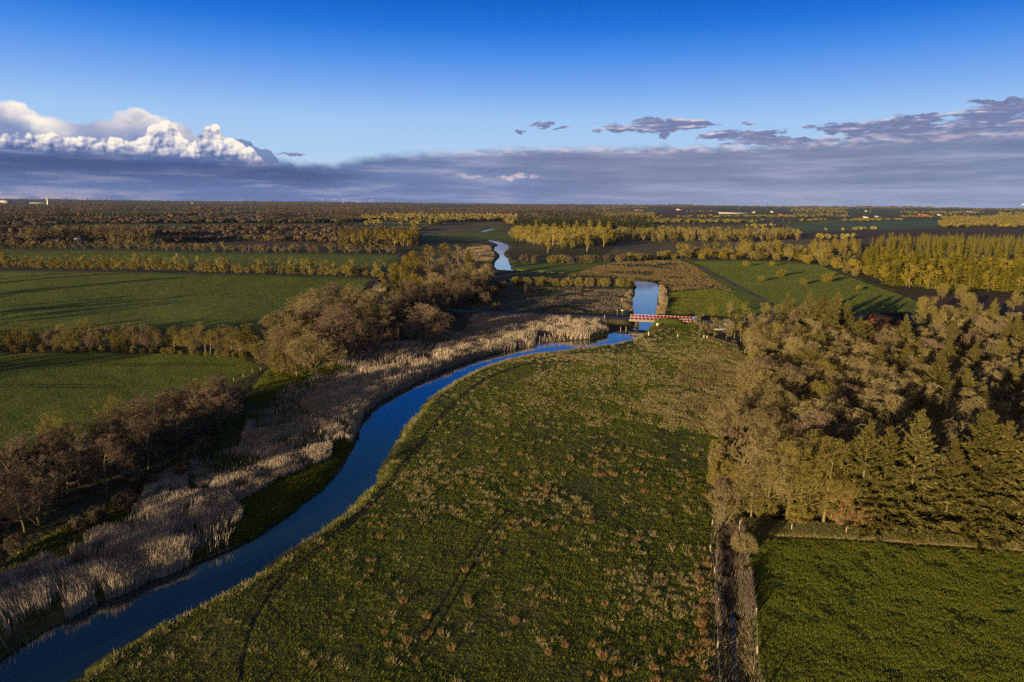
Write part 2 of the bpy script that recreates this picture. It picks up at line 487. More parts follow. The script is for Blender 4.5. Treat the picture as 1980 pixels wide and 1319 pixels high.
def pxel(px, py):
    d = ray(px, py); d = d / np.linalg.norm(d)
    return math.degrees(math.atan2(d[0], d[1])), math.degrees(math.asin(d[2]))

def build_sky():
    w = bpy.data.worlds.new('World'); sc.world = w; w.use_nodes = True
    nt = w.node_tree; N = nt.nodes; Lk = nt.links
    bg = N['Background']
    try:
        w.cycles.sampling_method = 'MANUAL'; w.cycles.sample_map_resolution = 512
    except Exception: pass
    tc = N.new('ShaderNodeTexCoord')
    sx = N.new('ShaderNodeSeparateXYZ'); Lk.new(tc.outputs['Generated'], sx.inputs[0])
    X, Y, Z = sx.outputs
    A = lambda op, a, b=None, c=None, cl=False: math_(nt, op, a, b, c, cl)
    az = A('MULTIPLY', A('ARCTAN2', X, Y), 57.29578)
    el = A('MULTIPLY', A('ARCSINE', Z), 57.29578)
    def ss(a, b, v):
        m = N.new('ShaderNodeMapRange'); m.interpolation_type = 'SMOOTHSTEP'; m.clamp = True
        for i, q in ((0, v), (1, a), (2, b)):
            if isinstance(q, (int, float)): m.inputs[i].default_value = q
            else: Lk.new(q, m.inputs[i])
        m.inputs[3].default_value = 0; m.inputs[4].default_value = 1
        return m.outputs[0]
    def vec(a, b, c=0.0):
        v = N.new('ShaderNodeCombineXYZ')
        for i, q in enumerate((a, b, c)):
            if isinstance(q, (int, float)): v.inputs[i].default_value = q
            else: Lk.new(q, v.inputs[i])
        return v.outputs[0]
    def nz(v, scale, det=4, rough=0.55, dist=0.0): return noise(nt, scale, min(det, 4), rough, v, '2D', dist)
    def curve(v, pts):
        """piecewise curve of azimuth (degrees) to elevation (degrees)"""
        f = N.new('ShaderNodeFloatCurve'); c = f.mapping.curves[0]
        f.mapping.use_clip = False
        P = [((a + 60) / 120, e / 20) for a, e in pts]
        c.points[0].location = P[0]; c.points[1].location = P[-1]
        for p in P[1:-1]: c.points.new(*p)
        for p in c.points: p.handle_type = 'AUTO_CLAMPED'
        f.mapping.update()
        t = A('DIVIDE', A('ADD', v, 60.0), 120.0)
        Lk.new(t, f.inputs[1])
        return A('MULTIPLY', f.outputs[0], 20.0)
    # ---- clear sky
    st = [(-2, (.20, .24, .38)), (0, (.26, .34, .47)), (3.2, (.35, .50, .67)), (6.6, (.265, .435, .69)), (9.0, (.140, .305, .665)), (11.2, (.052, .212, .625)), (13.2, (.012, .136, .55)),
          (15.6, (.001, .088, .43)), (20, (.009, .074, .235)), (28, (.007, .036, .105)), (37, (.007, .026, .080)), (52, (.015, .040, .110)), (90, (.018, .042, .105))]
    KS = 0.70                              # the whole sky, set against the exposure
    clear = ramp(nt, A('DIVIDE', A('ADD', el, 2.0), 92.0), [((e + 2) / 92.0, c) for e, c in st])
    sk = N.new('ShaderNodeTexSky'); sk.sky_type = 'NISHITA'; sk.sun_disc = False
    sk.sun_elevation = SUN_EL; sk.sun_rotation = math.pi + SUN_AZ; sk.altitude = 60
    nish = mixc(nt, 1.0, sk.outputs[0], (.05, .05, .05), 'MULTIPLY')
    behind = ss(0.15, -0.5, Y)
    clear = mixc(nt, A('MULTIPLY', behind, 0.5), clear, nish)
    # ---- the grey shower deck along the horizon
    E = lambda pts: [pxel(*p) for p in pts]
    edge = curve(az, [(-58, 5.4), (-48, 5.4)] + [(a, e) for a, e in E([(0, 283), (120, 288), (260, 296), (420, 303), (540, 311), (620, 320), (680, 313), (740, 303), (850, 297), (960, 292), (1100, 288), (1290, 286), (1420, 284), (1560, 276), (1700, 268), (1850, 262), (1980, 250)])] + [(48, 6.5), (58, 6.8)])
    v1 = vec(A('MULTIPLY', az, 0.35), A('MULTIPLY', el, 1.0))
    v2 = vec(A('MULTIPLY', az, 0.9), A('MULTIPLY', el, 1.6), 3.0)
    n_str = nz(v1, 0.9, 5, 0.6); n_puf = nz(v2, 0.8, 5, 0.55)
    top = A('ADD', edge, A('MULTIPLY', A('SUBTRACT', n_puf, 0.5), 0.6))
    soft = A('ADD', 0.16, A('MULTIPLY', nz(v1, 0.5, 2), 0.55))
    deck = ss(A('ADD', top, soft), A('SUBTRACT', top, soft), el)
    # colour of the deck: slate on the left, lilac grey to the right, paler low down, streaked
    laz = ramp(nt, A('DIVIDE', A('ADD', az, 45.0), 90.0), [(0.0, (.058, .098, .235)), (0.27, (.066, .115, .275)), (0.45, (.125, .170, .320)), (0.62, (.165, .190, .310)), (0.85, (.150, .188, .310)), (1.0, (.145, .192, .34))])
    low = ramp(nt, A('DIVIDE', A('ADD', az, 45.0), 90.0), [(0.0, (.150, .145, .270)), (0.12, (.080, .125, .300)), (0.3, (.075, .125, .325)), (0.5, (.135, .172, .345)), (0.75, (.225, .255, .395)), (1.0, (.20, .245, .41))])
    dc = mixc(nt, ss(2.6, 0.6, A('ADD', el, A('MULTIPLY', A('SUBTRACT', n_str, 0.5), 1.6))), laz, low)
    streak = nz(vec(A('MULTIPLY', az, 0.11), A('MULTIPLY', el, 1.35), 7.0), 1.0, 5, 0.60)
    dc = mixc(nt, A('MULTIPLY', ss(0.46, 0.74, streak), 0.60), dc, (.305, .315, .45))
    dc = mixc(nt, A('MULTIPLY', ss(0.50, 0.26, streak), 0.32), dc, (.060, .085, .190))
    # sunlit pinkish rim along the upper edge of the deck (right of the cumulus)
    rim = A('MULTIPLY', ss(0.55, 0.0, A('SUBTRACT', top, el)), ss(-12, -2, az))
    dc = mixc(nt, A('MULTIPLY', rim, A('MULTIPLY', ss(0.40, 0.66, nz(vec(A('MULTIPLY', az, 0.5), A('MULTIPLY', el, 1.8), 23.0), 1.3, 4, 0.55)), 0.75)), dc, (.60, .475, .53))
    # dark shelf line under the cumulus
    sh = A('MULTIPLY', A('MULTIPLY', ss(0.15, 0.75, A('SUBTRACT', top, el)), ss(2.4, 0.9, A('SUBTRACT', top, el))), ss(-10, -17, az))
    dc = mixc(nt, A('MULTIPLY', sh, 0.75), dc, (.036, .058, .175))
    pink = A('MULTIPLY', ss(0.9, 0.15, el), A('MULTIPLY', ss(-22, -36, az), ss(0.35, 0.6, nz(v1, 1.3, 3))))
    dc = mixc(nt, A('MULTIPLY', pink, 0.75), dc, (.40, .31, .40))
    # ---- cumulus bank, upper left
    ce = curve(az, [(-58, 8.2), (-48, 8.6)] + E([(0, 202), (40, 196), (75, 222), (120, 236), (190, 236), (240, 222), (275, 214), (310, 226), (345, 238), (385, 262), (430, 285), (470, 315)]) + [(-14, 1.2), (-8, 1.0), (58, 1.0)])
    def billow(da, de):
        v = vec(A('ADD', az, da), A('MULTIPLY', A('ADD', el, de), 1.15), 1.7)
        wob = nz(v, 0.7, 1, 0.4)
        v = vec(A('ADD', A('ADD', az, da), A('MULTIPLY', wob, 0.5)), A('ADD', A('MULTIPLY', A('ADD', el, de), 1.15), A('MULTIPLY', wob, 0.5)), 1.7)
        vo = N.new('ShaderNodeTexVoronoi'); vo.voronoi_dimensions = '2D'; vo.feature = 'F1'
        vo.inputs['Scale'].default_value = 0.72; vo.inputs['Detail'].default_value = 2.4; vo.inputs['Roughness'].default_value = 0.46; vo.inputs['Lacunarity'].default_value = 2.3
        vo.normalize = True
        Lk.new(v, vo.inputs['Vector'])
        return A('SUBTRACT', 1.0, vo.outputs['Distance'])
    b0 = billow(0.0, 0.0); b1 = billow(-0.16, 0.17)
    relief = A('MULTIPLY', A('SUBTRACT', b0, b1), 3.2)
    # soft old mass behind: only its crests catch the sun
    sn = nz(vec(A('MULTIPLY', az, 0.7), el, 9.0), 0.55, 4, 0.5)
    ctop = A('ADD', ce, A('ADD', A('MULTIPLY', A('SUBTRACT', sn, 0.5), 1.2), A('MULTIPLY', A('SUBTRACT', b0, 0.66), 0.9)))
    cm = ss(A('ADD', ctop, 0.14), A('SUBTRACT', ctop, 0.28), el)
    hgt = A('SUBTRACT', ctop, el)
    lit = A('ADD', A('SUBTRACT', 0.95, A('MULTIPLY', hgt, 0.48)), A('MULTIPLY', A('SUBTRACT', nz(vec(A('MULTIPLY', az, 0.6), el, 5.0), 0.5, 3), 0.5), 1.5), None, True)
    e1 = pxel(20, 0)[0]; e2 = pxel(262, 0)[0]
    crest = A('MAXIMUM', ss(3.4, 0.6, A('ABSOLUTE', A('SUBTRACT', az, e1))), ss(4.2, 0.6, A('ABSOLUTE', A('SUBTRACT', az, e2))))
    lit = A('MULTIPLY', lit, A('ADD', 0.30, A('MULTIPLY', crest, 0.75)), None, True)
    cc = ramp(nt, lit, [(0.0, (.175, .225, .40)), (0.35, (.30, .33, .46)), (0.65, (.52, .50, .54)), (1.0, (.78, .71, .63))])
    # slate-blue shoulder behind the crisp heads
    se = curve(az, [(-58, 1.0), (-48, 1.0)] + E([(380, 300), (430, 262), (462, 264), (480, 268), (502, 284), (520, 290), (540, 318)]) + [(-10, 1.0), (58, 1.0)])
    sm = ss(0.05, -0.07, A('SUBTRACT', el, A('ADD', se, A('MULTIPLY', A('SUBTRACT', b0, 0.66), 2.4))))
    cc = mixc(nt, sm, cc, (.140, .205, .38)); cm = A('MAXIMUM', cm, sm)
    # crisp sunlit heads in front
    re = curve(az, [(-58, 5.5), (-48, 5.6)] + E([(0, 264), (25, 268), (50, 262), (68, 266), (90, 260), (118, 260), (140, 270), (170, 264), (205, 272), (235, 270), (262, 272), (286, 252), (300, 240), (325, 238), (344, 250), (358, 276), (374, 268), (384, 250), (402, 240), (424, 248), (436, 268), (448, 254), (460, 274), (472, 288), (484, 280), (496, 296), (525, 316)]) + [(-12, 1.0), (58, 1.0)])
    rtop = A('ADD', re, A('MULTIPLY', A('SUBTRACT', b0, 0.66), 1.5))
    rm = ss(A('ADD', rtop, 0.08), A('SUBTRACT', rtop, 0.15), el)
    big_ = ss(-29.6, -28.2, az)
    rlit = A('ADD', A('ADD', A('MULTIPLY', relief, 0.80), A('MULTIPLY', A('SUBTRACT', b0, 0.6), 1.1)), A('SUBTRACT', A('ADD', 0.64, A('MULTIPLY', big_, 0.16)), A('MULTIPLY', A('SUBTRACT', re, el), A('SUBTRACT', 0.62, A('MULTIPLY', big_, 0.30)))), None, True)
    rc = ramp(nt, rlit, [(0.0, (.080, .118, .26)), (0.28, (.22, .25, .40)), (0.55, (.43, .42, .50)), (0.8, (.67, .61, .58)), (1.0, (.79, .72, .63))])
    cum = mixc(nt, rm, cc, rc); cm = A('MAXIMUM', cm, rm)
    # ---- loose evening clouds to the right
    w1 = nz(vec(A('MULTIPLY', az, 0.5), A('MULTIPLY', el, 1.3), 14.0), 1.0, 3)
    w2 = nz(vec(A('MULTIPLY', az, 0.6), A('MULTIPLY', el, 1.0), 19.0), 1.3, 3)
    azw = A('ADD', az, A('MULTIPLY', A('SUBTRACT', w1, 0.5), 3.2)); elw = A('ADD', el, A('MULTIPLY', A('SUBTRACT', w2, 0.5), 0.9))
    def patch(a, e, ra, re_):
        q = A('ADD', A('POWER', A('DIVIDE', A('SUBTRACT', azw, a), ra), 2.0), A('POWER', A('DIVIDE', A('SUBTRACT', elw, e), re_), 2.0))
        return ss(1.0, 0.0, q)
    reg = None
    for px, py, wx, wy in ((1262, 243, 125, 17), (1215, 250, 60, 9), (1340, 240, 60, 8), (1283, 262, 22, 8), (1445, 262, 95, 14), (1520, 270, 50, 7), (1500, 274, 150, 8), (1650, 248, 100, 13), (1760, 248, 130, 26), (1900, 250, 150, 34), (1985, 232, 120, 42), (1800, 222, 30, 5), (1940, 196, 60, 6), (1850, 275, 200, 16),
                           (1048, 243, 18, 7), (1008, 254, 22, 4), (1090, 248, 14, 5), (570, 297, 25, 3), (1450, 238, 22, 3)):
        a, e = pxel(px, py)
        g = patch(a, e, wx / 22.0, wy / 22.0)
        reg = g if reg is None else A('MAXIMUM', reg, g)
    pn = nz(vec(A('MULTIPLY', az, 0.30), A('MULTIPLY', el, 1.7), 4.0), 1.25, 6, 0.60)
    den = A('ADD', A('MULTIPLY', reg, 1.15), A('MULTIPLY', A('SUBTRACT', pn, 0.5), 2.6))
    wm = A('MULTIPLY', ss(0.36, 0.86, den), ss(0.03, 0.30, reg))
    pn2 = nz(vec(A('MULTIPLY', A('ADD', az, -0.35), 0.30), A('MULTIPLY', A('ADD', el, 0.20), 1.7), 4.0), 1.25, 6, 0.60)
    wl = A('ADD', A('MULTIPLY', A('SUBTRACT', pn, pn2), 4.2), A('MULTIPLY', ss(1.05, 0.40, den), 0.75))
    wc = ramp(nt, A('MULTIPLY', wl, 0.8), [(0.0, (.125, .145, .275)), (0.45, (.20, .210, .345)), (0.8, (.42, .385, .47)), (1.0, (.58, .49, .53))])
    # a little bright sliver in the deck
    a, e = pxel(1003, 342); sl = A('MULTIPLY', patch(a, e, 2.0, 0.28), ss(0.35, 0.6, nz(v2, 1.6, 4)))
    a, e = pxel(905, 340); sl2 = A('MULTIPLY', patch(a, e, 1.1, 0.14), 0.6)
    dc = mixc(nt, A('MULTIPLY', A('MAXIMUM', sl, sl2), 0.8), dc, (.55, .45, .52))
    col = mixc(nt, cm, clear, cum)
    col = mixc(nt, A('MULTIPLY', wm, 0.92), col, wc)
    front = ss(0.02, 0.25, Y)
    col = mixc(nt, deck, col, dc)
    col = mixc(nt, front, clear, col)
    Lk.new(col, bg.inputs['Color']); bg.inputs['Strength'].default_value = KS
    # the rest of the sky: clear, with a low warm glow around the setting sun behind the viewer
    dt = N.new('ShaderNodeVectorMath'); dt.operation = 'DOT_PRODUCT'; Lk.new(tc.outputs['Generated'], dt.inputs[0]); dt.inputs[1].default_value = tuple(SUN)
    gl = A('POWER', A('MAXIMUM', dt.outputs['Value'], 0.0), 6.0)
    bg2 = N.new('ShaderNodeBackground')
    Lk.new(mixc(nt, A('MULTIPLY', gl, 0.6), clear, (1.1, .62, .26)), bg2.inputs['Color'])
    bg2.inputs['Strength'].default_value = KS
    gate = A('MULTIPLY', A('MULTIPLY', A('LESS_THAN', el, 11.0), A('GREATER_THAN', el, -1.5)), A('GREATER_THAN', Y, 0.02))
    mx = N.new('ShaderNodeMixShader')
    Lk.new(gate, mx.inputs[0]); Lk.new(bg2.outputs[0], mx.inputs[1]); Lk.new(bg.outputs[0], mx.inputs[2])
    Lk.new(mx.outputs[0], N['World Output'].inputs['Surface'])

build_sky()
sun = bpy.data.lights.new('sun', 'SUN'); sun.energy = 5.0; sun.angle = R(0.5); sun.color = (1.0, 0.74, 0.41)
so = bpy.data.objects.new('sun', sun); COL.objects.link(so)
so.rotation_euler = Vector(SUN).to_track_quat('Z', 'Y').to_euler(); so.location = (-200, -250, 120)

cam = bpy.data.cameras.new('camera'); co = bpy.data.objects.new('camera', cam); COL.objects.link(co)
cam.sensor_width = 36; cam.lens = 36 * FPX / 1980; cam.clip_start = 0.5; cam.clip_end = 60000
co.matrix_world = Matrix(((_RT[0], _UP[0], -_F[0], CAM[0]), (_RT[1], _UP[1], -_F[1], CAM[1]), (_RT[2], _UP[2], -_F[2], CAM[2]), (0, 0, 0, 1)))
sc.camera = co
sc.view_settings.view_transform = 'Standard'; sc.view_settings.look = 'None'; sc.view_settings.exposure = 0.90; sc.view_settings.gamma = 1
cy = sc.cycles
cy.max_bounces = 4; cy.diffuse_bounces = 2; cy.glossy_bounces = 2; cy.transmission_bounces = 2; cy.transparent_max_bounces = 6; cy.volume_bounces = 0
cy.use_denoising = DENOISE
cy.caustics_reflective = False; cy.caustics_refractive = False
HAZE = 1.3e-5

# ------------------------------------------------------------------ terrain
ZONES = [  # (object name, material, polygon in photo pixels of the ground it covers); later ones lie over earlier ones
    ('marsh', 'marsh', [(-600, 1700), (-300, 1080), (0, 1000), (230, 930), (430, 830), (470, 750), (520, 712), (640, 690), (760, 655), (900, 630), (905, 604), (960, 545), (1010, 530), (1100, 535), (1225, 545), (1240, 640), (1000, 680), (840, 760), (720, 880), (600, 1010), (300, 1180), (0, 1330), (-300, 1700)]),
    ('meadow', 'meadow', [(1262, 616), (1345, 616), (1342, 632), (1420, 662), (1470, 700), (1462, 735), (1440, 800), (1430, 900), (1385, 975), (1378, 1100), (1384, 1319), (1395, 1800), (-700, 1800), (130, 1319), (640, 1000), (760, 850), (840, 755), (1000, 680), (1240, 645)]),
    ('marsh', 'straw', [(-260, 1500), (0, 1290), (330, 1120), (445, 1066), (480, 1000), (430, 950), (300, 990), (150, 1050), (0, 1120), (-260, 1240)]),
    ('marsh', 'straw', [(470, 880), (500, 805), (565, 752), (650, 730), (660, 690), (700, 672), (830, 667), (900, 645), (915, 613), (1040, 614), (1172, 622), (1176, 644), (1080, 661), (930, 688), (800, 741), (704, 800), (660, 855)]),
    ('pasture', 'pasture', [(1440, 1036), (1560, 1040), (1700, 1047), (1830, 1057), (1980, 1067), (2600, 1100), (2600, 1800), (1490, 1800), (1470, 1319), (1452, 1150)]),
    ('ditch', 'ditch', [(1385, 975), (1440, 1020), (1452, 1150), (1470, 1319), (1490, 1800), (1395, 1800), (1384, 1319), (1378, 1100)]),
    ('verge', 'verge', [(1436, 1008), (1560, 1012), (1700, 1022), (1850, 1032), (1980, 1040), (2400, 1060), (2600, 1100), (1980, 1067), (1830, 1057), (1700, 1047), (1560, 1040), (1440, 1036)]),
    ('field', 'crop', [(-700, 694), (0, 683), (200, 684), (400, 685), (470, 690), (508, 712), (470, 735), (420, 752), (330, 780), (150, 845), (0, 905), (-400, 1060), (-900, 1060)]),
    ('field', 'crop', [(-900, 522), (0, 522), (300, 527), (560, 533), (720, 538), (700, 560), (640, 600), (560, 650), (500, 668), (300, 668), (0, 668), (-900, 680)]),
    ('field', 'crop', [(-900, 481), (0, 482), (200, 484), (400, 488), (600, 491), (775, 493), (760, 512), (720, 524), (560, 521), (300, 514), (0, 509), (-900, 509)]),
    ('ploughed_field', 'plough', [(280, 476), (330, 471), (480, 465.5), (680, 470), (700, 476), (500, 478)]),
    ('field', 'crop_far', [(270, 462), (290, 456), (420, 455), (640, 459), (655, 463), (440, 465), (300, 467)]),
    ('field', 'crop_far', [(0, 438), (80, 437), (210, 436), (300, 437), (380, 439), (370, 446), (280, 446), (120, 444), (0, 443)]),
    ('field', 'crop_far', [(160, 412), (190, 409), (330, 408), (380, 408), (340, 416), (200, 417)]),
    ('field', 'crop_far', [(660, 430), (740, 428), (840, 431), (850, 434), (760, 436), (680, 434)]),
    ('field', 'crop_far', [(470, 437), (640, 431), (660, 433), (640, 437), (500, 440)]),
    ('ploughed_field', 'plough', [(0, 452), (60, 449), (160, 447), (130, 455), (0, 458)]),
    # river valley beyond the bridge
    ('marsh', 'straw', [(880, 500), (900, 478), (920, 470), (950, 474), (958, 490), (955, 506), (930, 505)]),
    ('valley_grass', 'crop', [(820, 455), (900, 449), (960, 448), (1010, 455), (1000, 466), (940, 462), (870, 463), (820, 463)]),
    ('marsh', 'straw', [(830, 448), (870, 443), (915, 443), (930, 446), (900, 450), (840, 452)]),
    ('valley_grass', 'straw', [(885, 431), (970, 430), (972, 436), (900, 436)]),
    ('valley_grass', 'crop', [(918, 441), (960, 437), (985, 440), (960, 447), (930, 450)]),
    ('valley_grass', 'rough', [(990, 478), (1040, 465), (1090, 470), (1110, 488), (1020, 500), (985, 496)]),
    ('valley_grass', 'crop', [(985, 500), (1010, 505), (1150, 506), (1240, 505), (1160, 520), (1100, 531), (1000, 524), (990, 515)]),
    ('tussock_slope', 'tussock', [(1095, 534), (1160, 512), (1230, 503), (1310, 500), (1345, 515), (1400, 550), (1440, 576), (1400, 600), (1290, 620), (1265, 618), (1278, 555), (1260, 542), (1180, 537)]),
    ('valley_grass', 'meadow', [(1275, 580), (1300, 562), (1380, 556), (1420, 572), (1430, 590), (1360, 606), (1280, 612)]),
    ('field', 'lime', [(1325, 504), (1400, 503), (1470, 504), (1540, 507), (1590, 512), (1680, 545), (1765, 574), (1800, 600), (1740, 615), (1600, 620), (1500, 595), (1480, 574), (1400, 535)]),
    ('field', 'lime', [(1290, 499), (1330, 500), (1400, 533), (1480, 572), (1510, 604), (1440, 606), (1400, 562), (1340, 522)]),
    ('ploughed_field', 'plough', [(1770, 567), (1990, 572), (2300, 580), (2300, 640), (1990, 605), (1850, 610), (1800, 590)]),
    ('stubble_field', 'stubble', [(1180, 492), (1195, 466), (1330, 465), (1440, 468), (1570, 462), (1620, 470), (1560, 480), (1420, 487), (1260, 492)]),
    ('field', 'teal', [(1525, 437), (1600, 431), (1700, 428), (1810, 425), (1830, 430), (1800, 440), (1740, 443), (1640, 446), (1560, 447)]),
    ('ploughed_field', 'plough', [(1560, 449), (1650, 447), (1800, 443), (1900, 440), (2100, 446), (2100, 460), (1900, 455), (1700, 460), (1580, 460)]),
    ('ploughed_field', 'plough', [(1460, 429), (1530, 424), (1600, 419), (1650, 422), (1560, 428), (1480, 432)]),
    ('field', 'lime', [(1520, 434), (1600, 426), (1700, 421), (1640, 428), (1580, 433)]),
    ('field', 'crop_far', [(1370, 415), (1440, 414), (1500, 413), (1520, 416), (1440, 419), (1380, 420)]),
    ('ploughed_field', 'plough', [(1270, 412), (1380, 411), (1390, 417), (1300, 421), (1260, 418)]),
    ('ploughed_field', 'plough', [(1240, 404), (1400, 404), (1420, 409), (1250, 410)]),
    ('field', 'crop_far', [(1180, 404), (1260, 405), (1300, 408), (1200, 407)]),
    ('woodland_floor', 'wood', [(1352, 655), (1375, 634), (1470, 622), (1560, 618), (1700, 624), (1980, 600), (2500, 640), (2600, 1060), (1980, 1040), (1700, 1022), (1436, 1008), (1385, 975), (1430, 900), (1440, 800), (1470, 715), (1420, 662)]),
    ('woodland_floor', 'wood', [(500, 700), (560, 650), (640, 600), (720, 545), (770, 510), (900, 500), (965, 530), (950, 560), (900, 603), (880, 640), (760, 662), (640, 692), (530, 712)]),
    ('woodland_floor', 'marsh', [(-300, 1085), (0, 1060), (110, 1010), (250, 950), (430, 850), (470, 780), (410, 760), (250, 830), (0, 905), (-300, 990)]),
]

def build_terrain():
    ys = 34 * (1.0058 ** np.arange(1105))
    ys = ys[ys < 18500]
    ts = np.linspace(-1.2, 1.2, 700)
    Yg, Tg = np.meshgrid(ys, ts, indexing='ij')
    Xg = Tg * (Yg + 24)
    global GRID
    Zg = H(Xg, Yg); GRID = Zg
    V = np.stack([Xg, Yg, Zg], -1).reshape(-1, 3)
    nr, nc = Xg.shape
    idx = np.arange(nr * nc).reshape(nr, nc)
    q = np.stack([idx[:-1, :-1], idx[:-1, 1:], idx[1:, 1:], idx[1:, :-1]], -1).reshape(-1, 4)
    C = (V[q[:, 0]] + V[q[:, 2]]) / 2
    # ragged, natural borders
    jx = C.copy()
    amp = np.clip(np.hypot(C[:, 0], C[:, 1]) / 300, 0.4, 2.5)
    jx[:, 0] += (fbm(C[:, 0] / 3, C[:, 1] / 3, 41, 2) - .5) * 2.4 * amp
    jx[:, 1] += (fbm(C[:, 0] / 3, C[:, 1] / 3, 47, 2) - .5) * 3.0 * amp
    px, py, _ = proj(jx)
    zone = np.zeros(len(q), int)
    for k, (nm, mt, poly) in enumerate(ZONES):
        P = np.array(poly, float)
        near = (px > P[:, 0].min()) & (px < P[:, 0].max()) & (py > P[:, 1].min()) & (py < P[:, 1].max())
        i = np.where(near)[0]
        i = i[inpoly(px[i], py[i], poly)]
        zone[i] = k + 1
    far = np.hypot(C[:, 0], C[:, 1]) > 950
    zone[(zone == 0) & far] = -1
    # land bordering the channels and the bed
    s = np.where((C[:, 1] < 1000) & (C[:, 2] < 0.02))[0]
    zone[s] = -2
    groups = {}
    for k in np.unique(zone):
        if k == 0: groups.setdefault(('ground', 'rough', 0), []).append(k)
        elif k == -1: groups.setdefault(('far_ground', 'far', -1), []).append(k)
        elif k == -2: groups.setdefault(('riverbed', 'bed', -2), []).append(k)
        else: groups.setdefault((ZONES[k - 1][0], ZONES[k - 1][1], k), []).append(k)
    for (nm, mt, _), ks in groups.items():
        f = q[np.isin(zone, ks)]
        u, inv = np.unique(f, return_inverse=True)
        me = mesh(nm, V[u], inv.reshape(-1, 4), M[mt], smooth=True)
        tag(link(nm, me), kind='structure')
    # plain ground outside the picture so the place goes on
    B = 23000.0
    y0, y1 = ys[0], ys[-1]
    xl0, xl1 = -1.2 * (y0 + 24), -1.2 * (y1 + 24)
    V2 = [(xl0, y0, .8), (-xl0, y0, .8), (-B, -B, .8), (B, -B, .8), (xl1, y1, 10), (-xl1, y1, 10), (-B, y1, 10), (B, y1, 10)]
    f3 = [(2, 0, 6), (0, 4, 6), (1, 3, 7), (1, 7, 5)]
    f4 = [(2, 3, 1, 0)]
    tag(link('ground', mesh('ground', V2, [np.array(f3), np.array(f4)], M['rough'])), kind='structure')

GRID = None
def gz(x, y):
    """height read off the built ground"""
    x = np.asarray(x, float); y = np.asarray(y, float)
    if GRID is None: return H(x, y)
    fi = np.log(np.maximum(y, 34) / 34) / math.log(1.0058); fj = (x / (y + 24) + 1.2) / 2.4 * 699
    ok = (y > 34) & (fj >= 0) & (fj < 698.99) & (fi < GRID.shape[0] - 1.01)
    fi = np.clip(fi, 0, GRID.shape[0] - 1.01); fj = np.clip(fj, 0, 698.98)
    i = fi.astype(int); j = fj.astype(int); u = fi - i; v = fj - j
    z = (GRID[i, j] * (1 - v) + GRID[i, j + 1] * v) * (1 - u) + (GRID[i + 1, j] * (1 - v) + GRID[i + 1, j + 1] * v) * u
    return np.where(ok, z, 0.9)

build_terrain()
HS = gz

def sheet(name, poly, z, mat):
    """flat sheet from a ground polygon"""
    import mathutils
    pts = [Vector((p[0], p[1], 0)) for p in poly]
    tr = mathutils.geometry.tessellate_polygon([pts])
    V = [(p[0], p[1], z) for p in poly]
    F = np.array([t for t in tr])
    a = np.array(V)[F]
    n = np.cross(a[:, 1] - a[:, 0], a[:, 2] - a[:, 0])[:, 2]
    F[n < 0] = F[n < 0][:, ::-1]
    return tag(link(name, mesh(name, V, F, mat)), kind='structure')

def grow(poly, d):
    P = np.array(poly); A = np.roll(P, 1, 0); B = np.roll(P, -1, 0)
    t = norm(B - A); n = np.stack([t[:, 1], -t[:, 0]], 1)
    area = 0.5 * np.sum(P[:, 0] * np.roll(P[:, 1], -1) - np.roll(P[:, 0], -1) * P[:, 1])
    return P + n * d * (1 if area > 0 else -1)

# water lies just below the brink; its rim is hidden inside the bank
sheet('river', grow(RIVER, 0.5), 0.0, M['water'])
sheet('side_channel', grow(SIDE, 0.5), 0.012, M['water'])
sheet('pond', grow(POND1, 1), 0.0, M['water'])
sheet('pond', grow(POND2, 1), 0.0, M['water'])
sheet('pond', grow(POND3, 1), 0.0, M['water'])
dl = np.vstack([DITCH + np.array([-0.35, 0]), (DITCH + np.array([0.35, 0]))[::-1]])
sheet('ditch_water', dl, 0.20, M['water'])

RUTS = []
def strip(name, pts, width, mat, lift=0.05, step=2.5, zfun=None, n=3):
    """ribbon that follows the ground"""
    P = smoothline(pts, 6)
    seg = np.hypot(*np.diff(P, axis=0).T); s = np.concatenate([[0], np.cumsum(seg)])
    k = max(2, int(s[-1] / step))
    t = np.linspace(0, s[-1], k)
    P = np.stack([np.interp(t, s, P[:, 0]), np.interp(t, s, P[:, 1])], 1)
    if name in ('wheel_rut', 'tramline'): RUTS.append(P[::4])
    T = norm(np.gradient(P, axis=0)); Nn = np.stack([T[:, 1], -T[:, 0]], 1)
    w = np.linspace(-.5, .5, n)
    wj = width * (1 + 0.0 * t)
    G = P[:, None] + Nn[:, None] * (w[None, :, None] * wj[:, None, None])
    Z = (gz(G[..., 0], G[..., 1]) if zfun is None else zfun(G[..., 0], G[..., 1])) + lift
    V = np.concatenate([G, Z[..., None]], -1).reshape(-1, 3)
    idx = np.arange(k * n).reshape(k, n)
    q = np.stack([idx[:-1, :-1], idx[1:, :-1], idx[1:, 1:], idx[:-1, 1:]], -1).reshape(-1, 4)
    a = V[q]; nz_ = np.cross(a[:, 1] - a[:, 0], a[:, 2] - a[:, 0])[:, 2]
    if nz_.mean() < 0: q = q[:, ::-1]
    return tag(link(name, mesh(name, V, q, mat, True)), kind='structure')

def gp(*pts): return at(*np.array(pts, float).T)[0][:, :2]

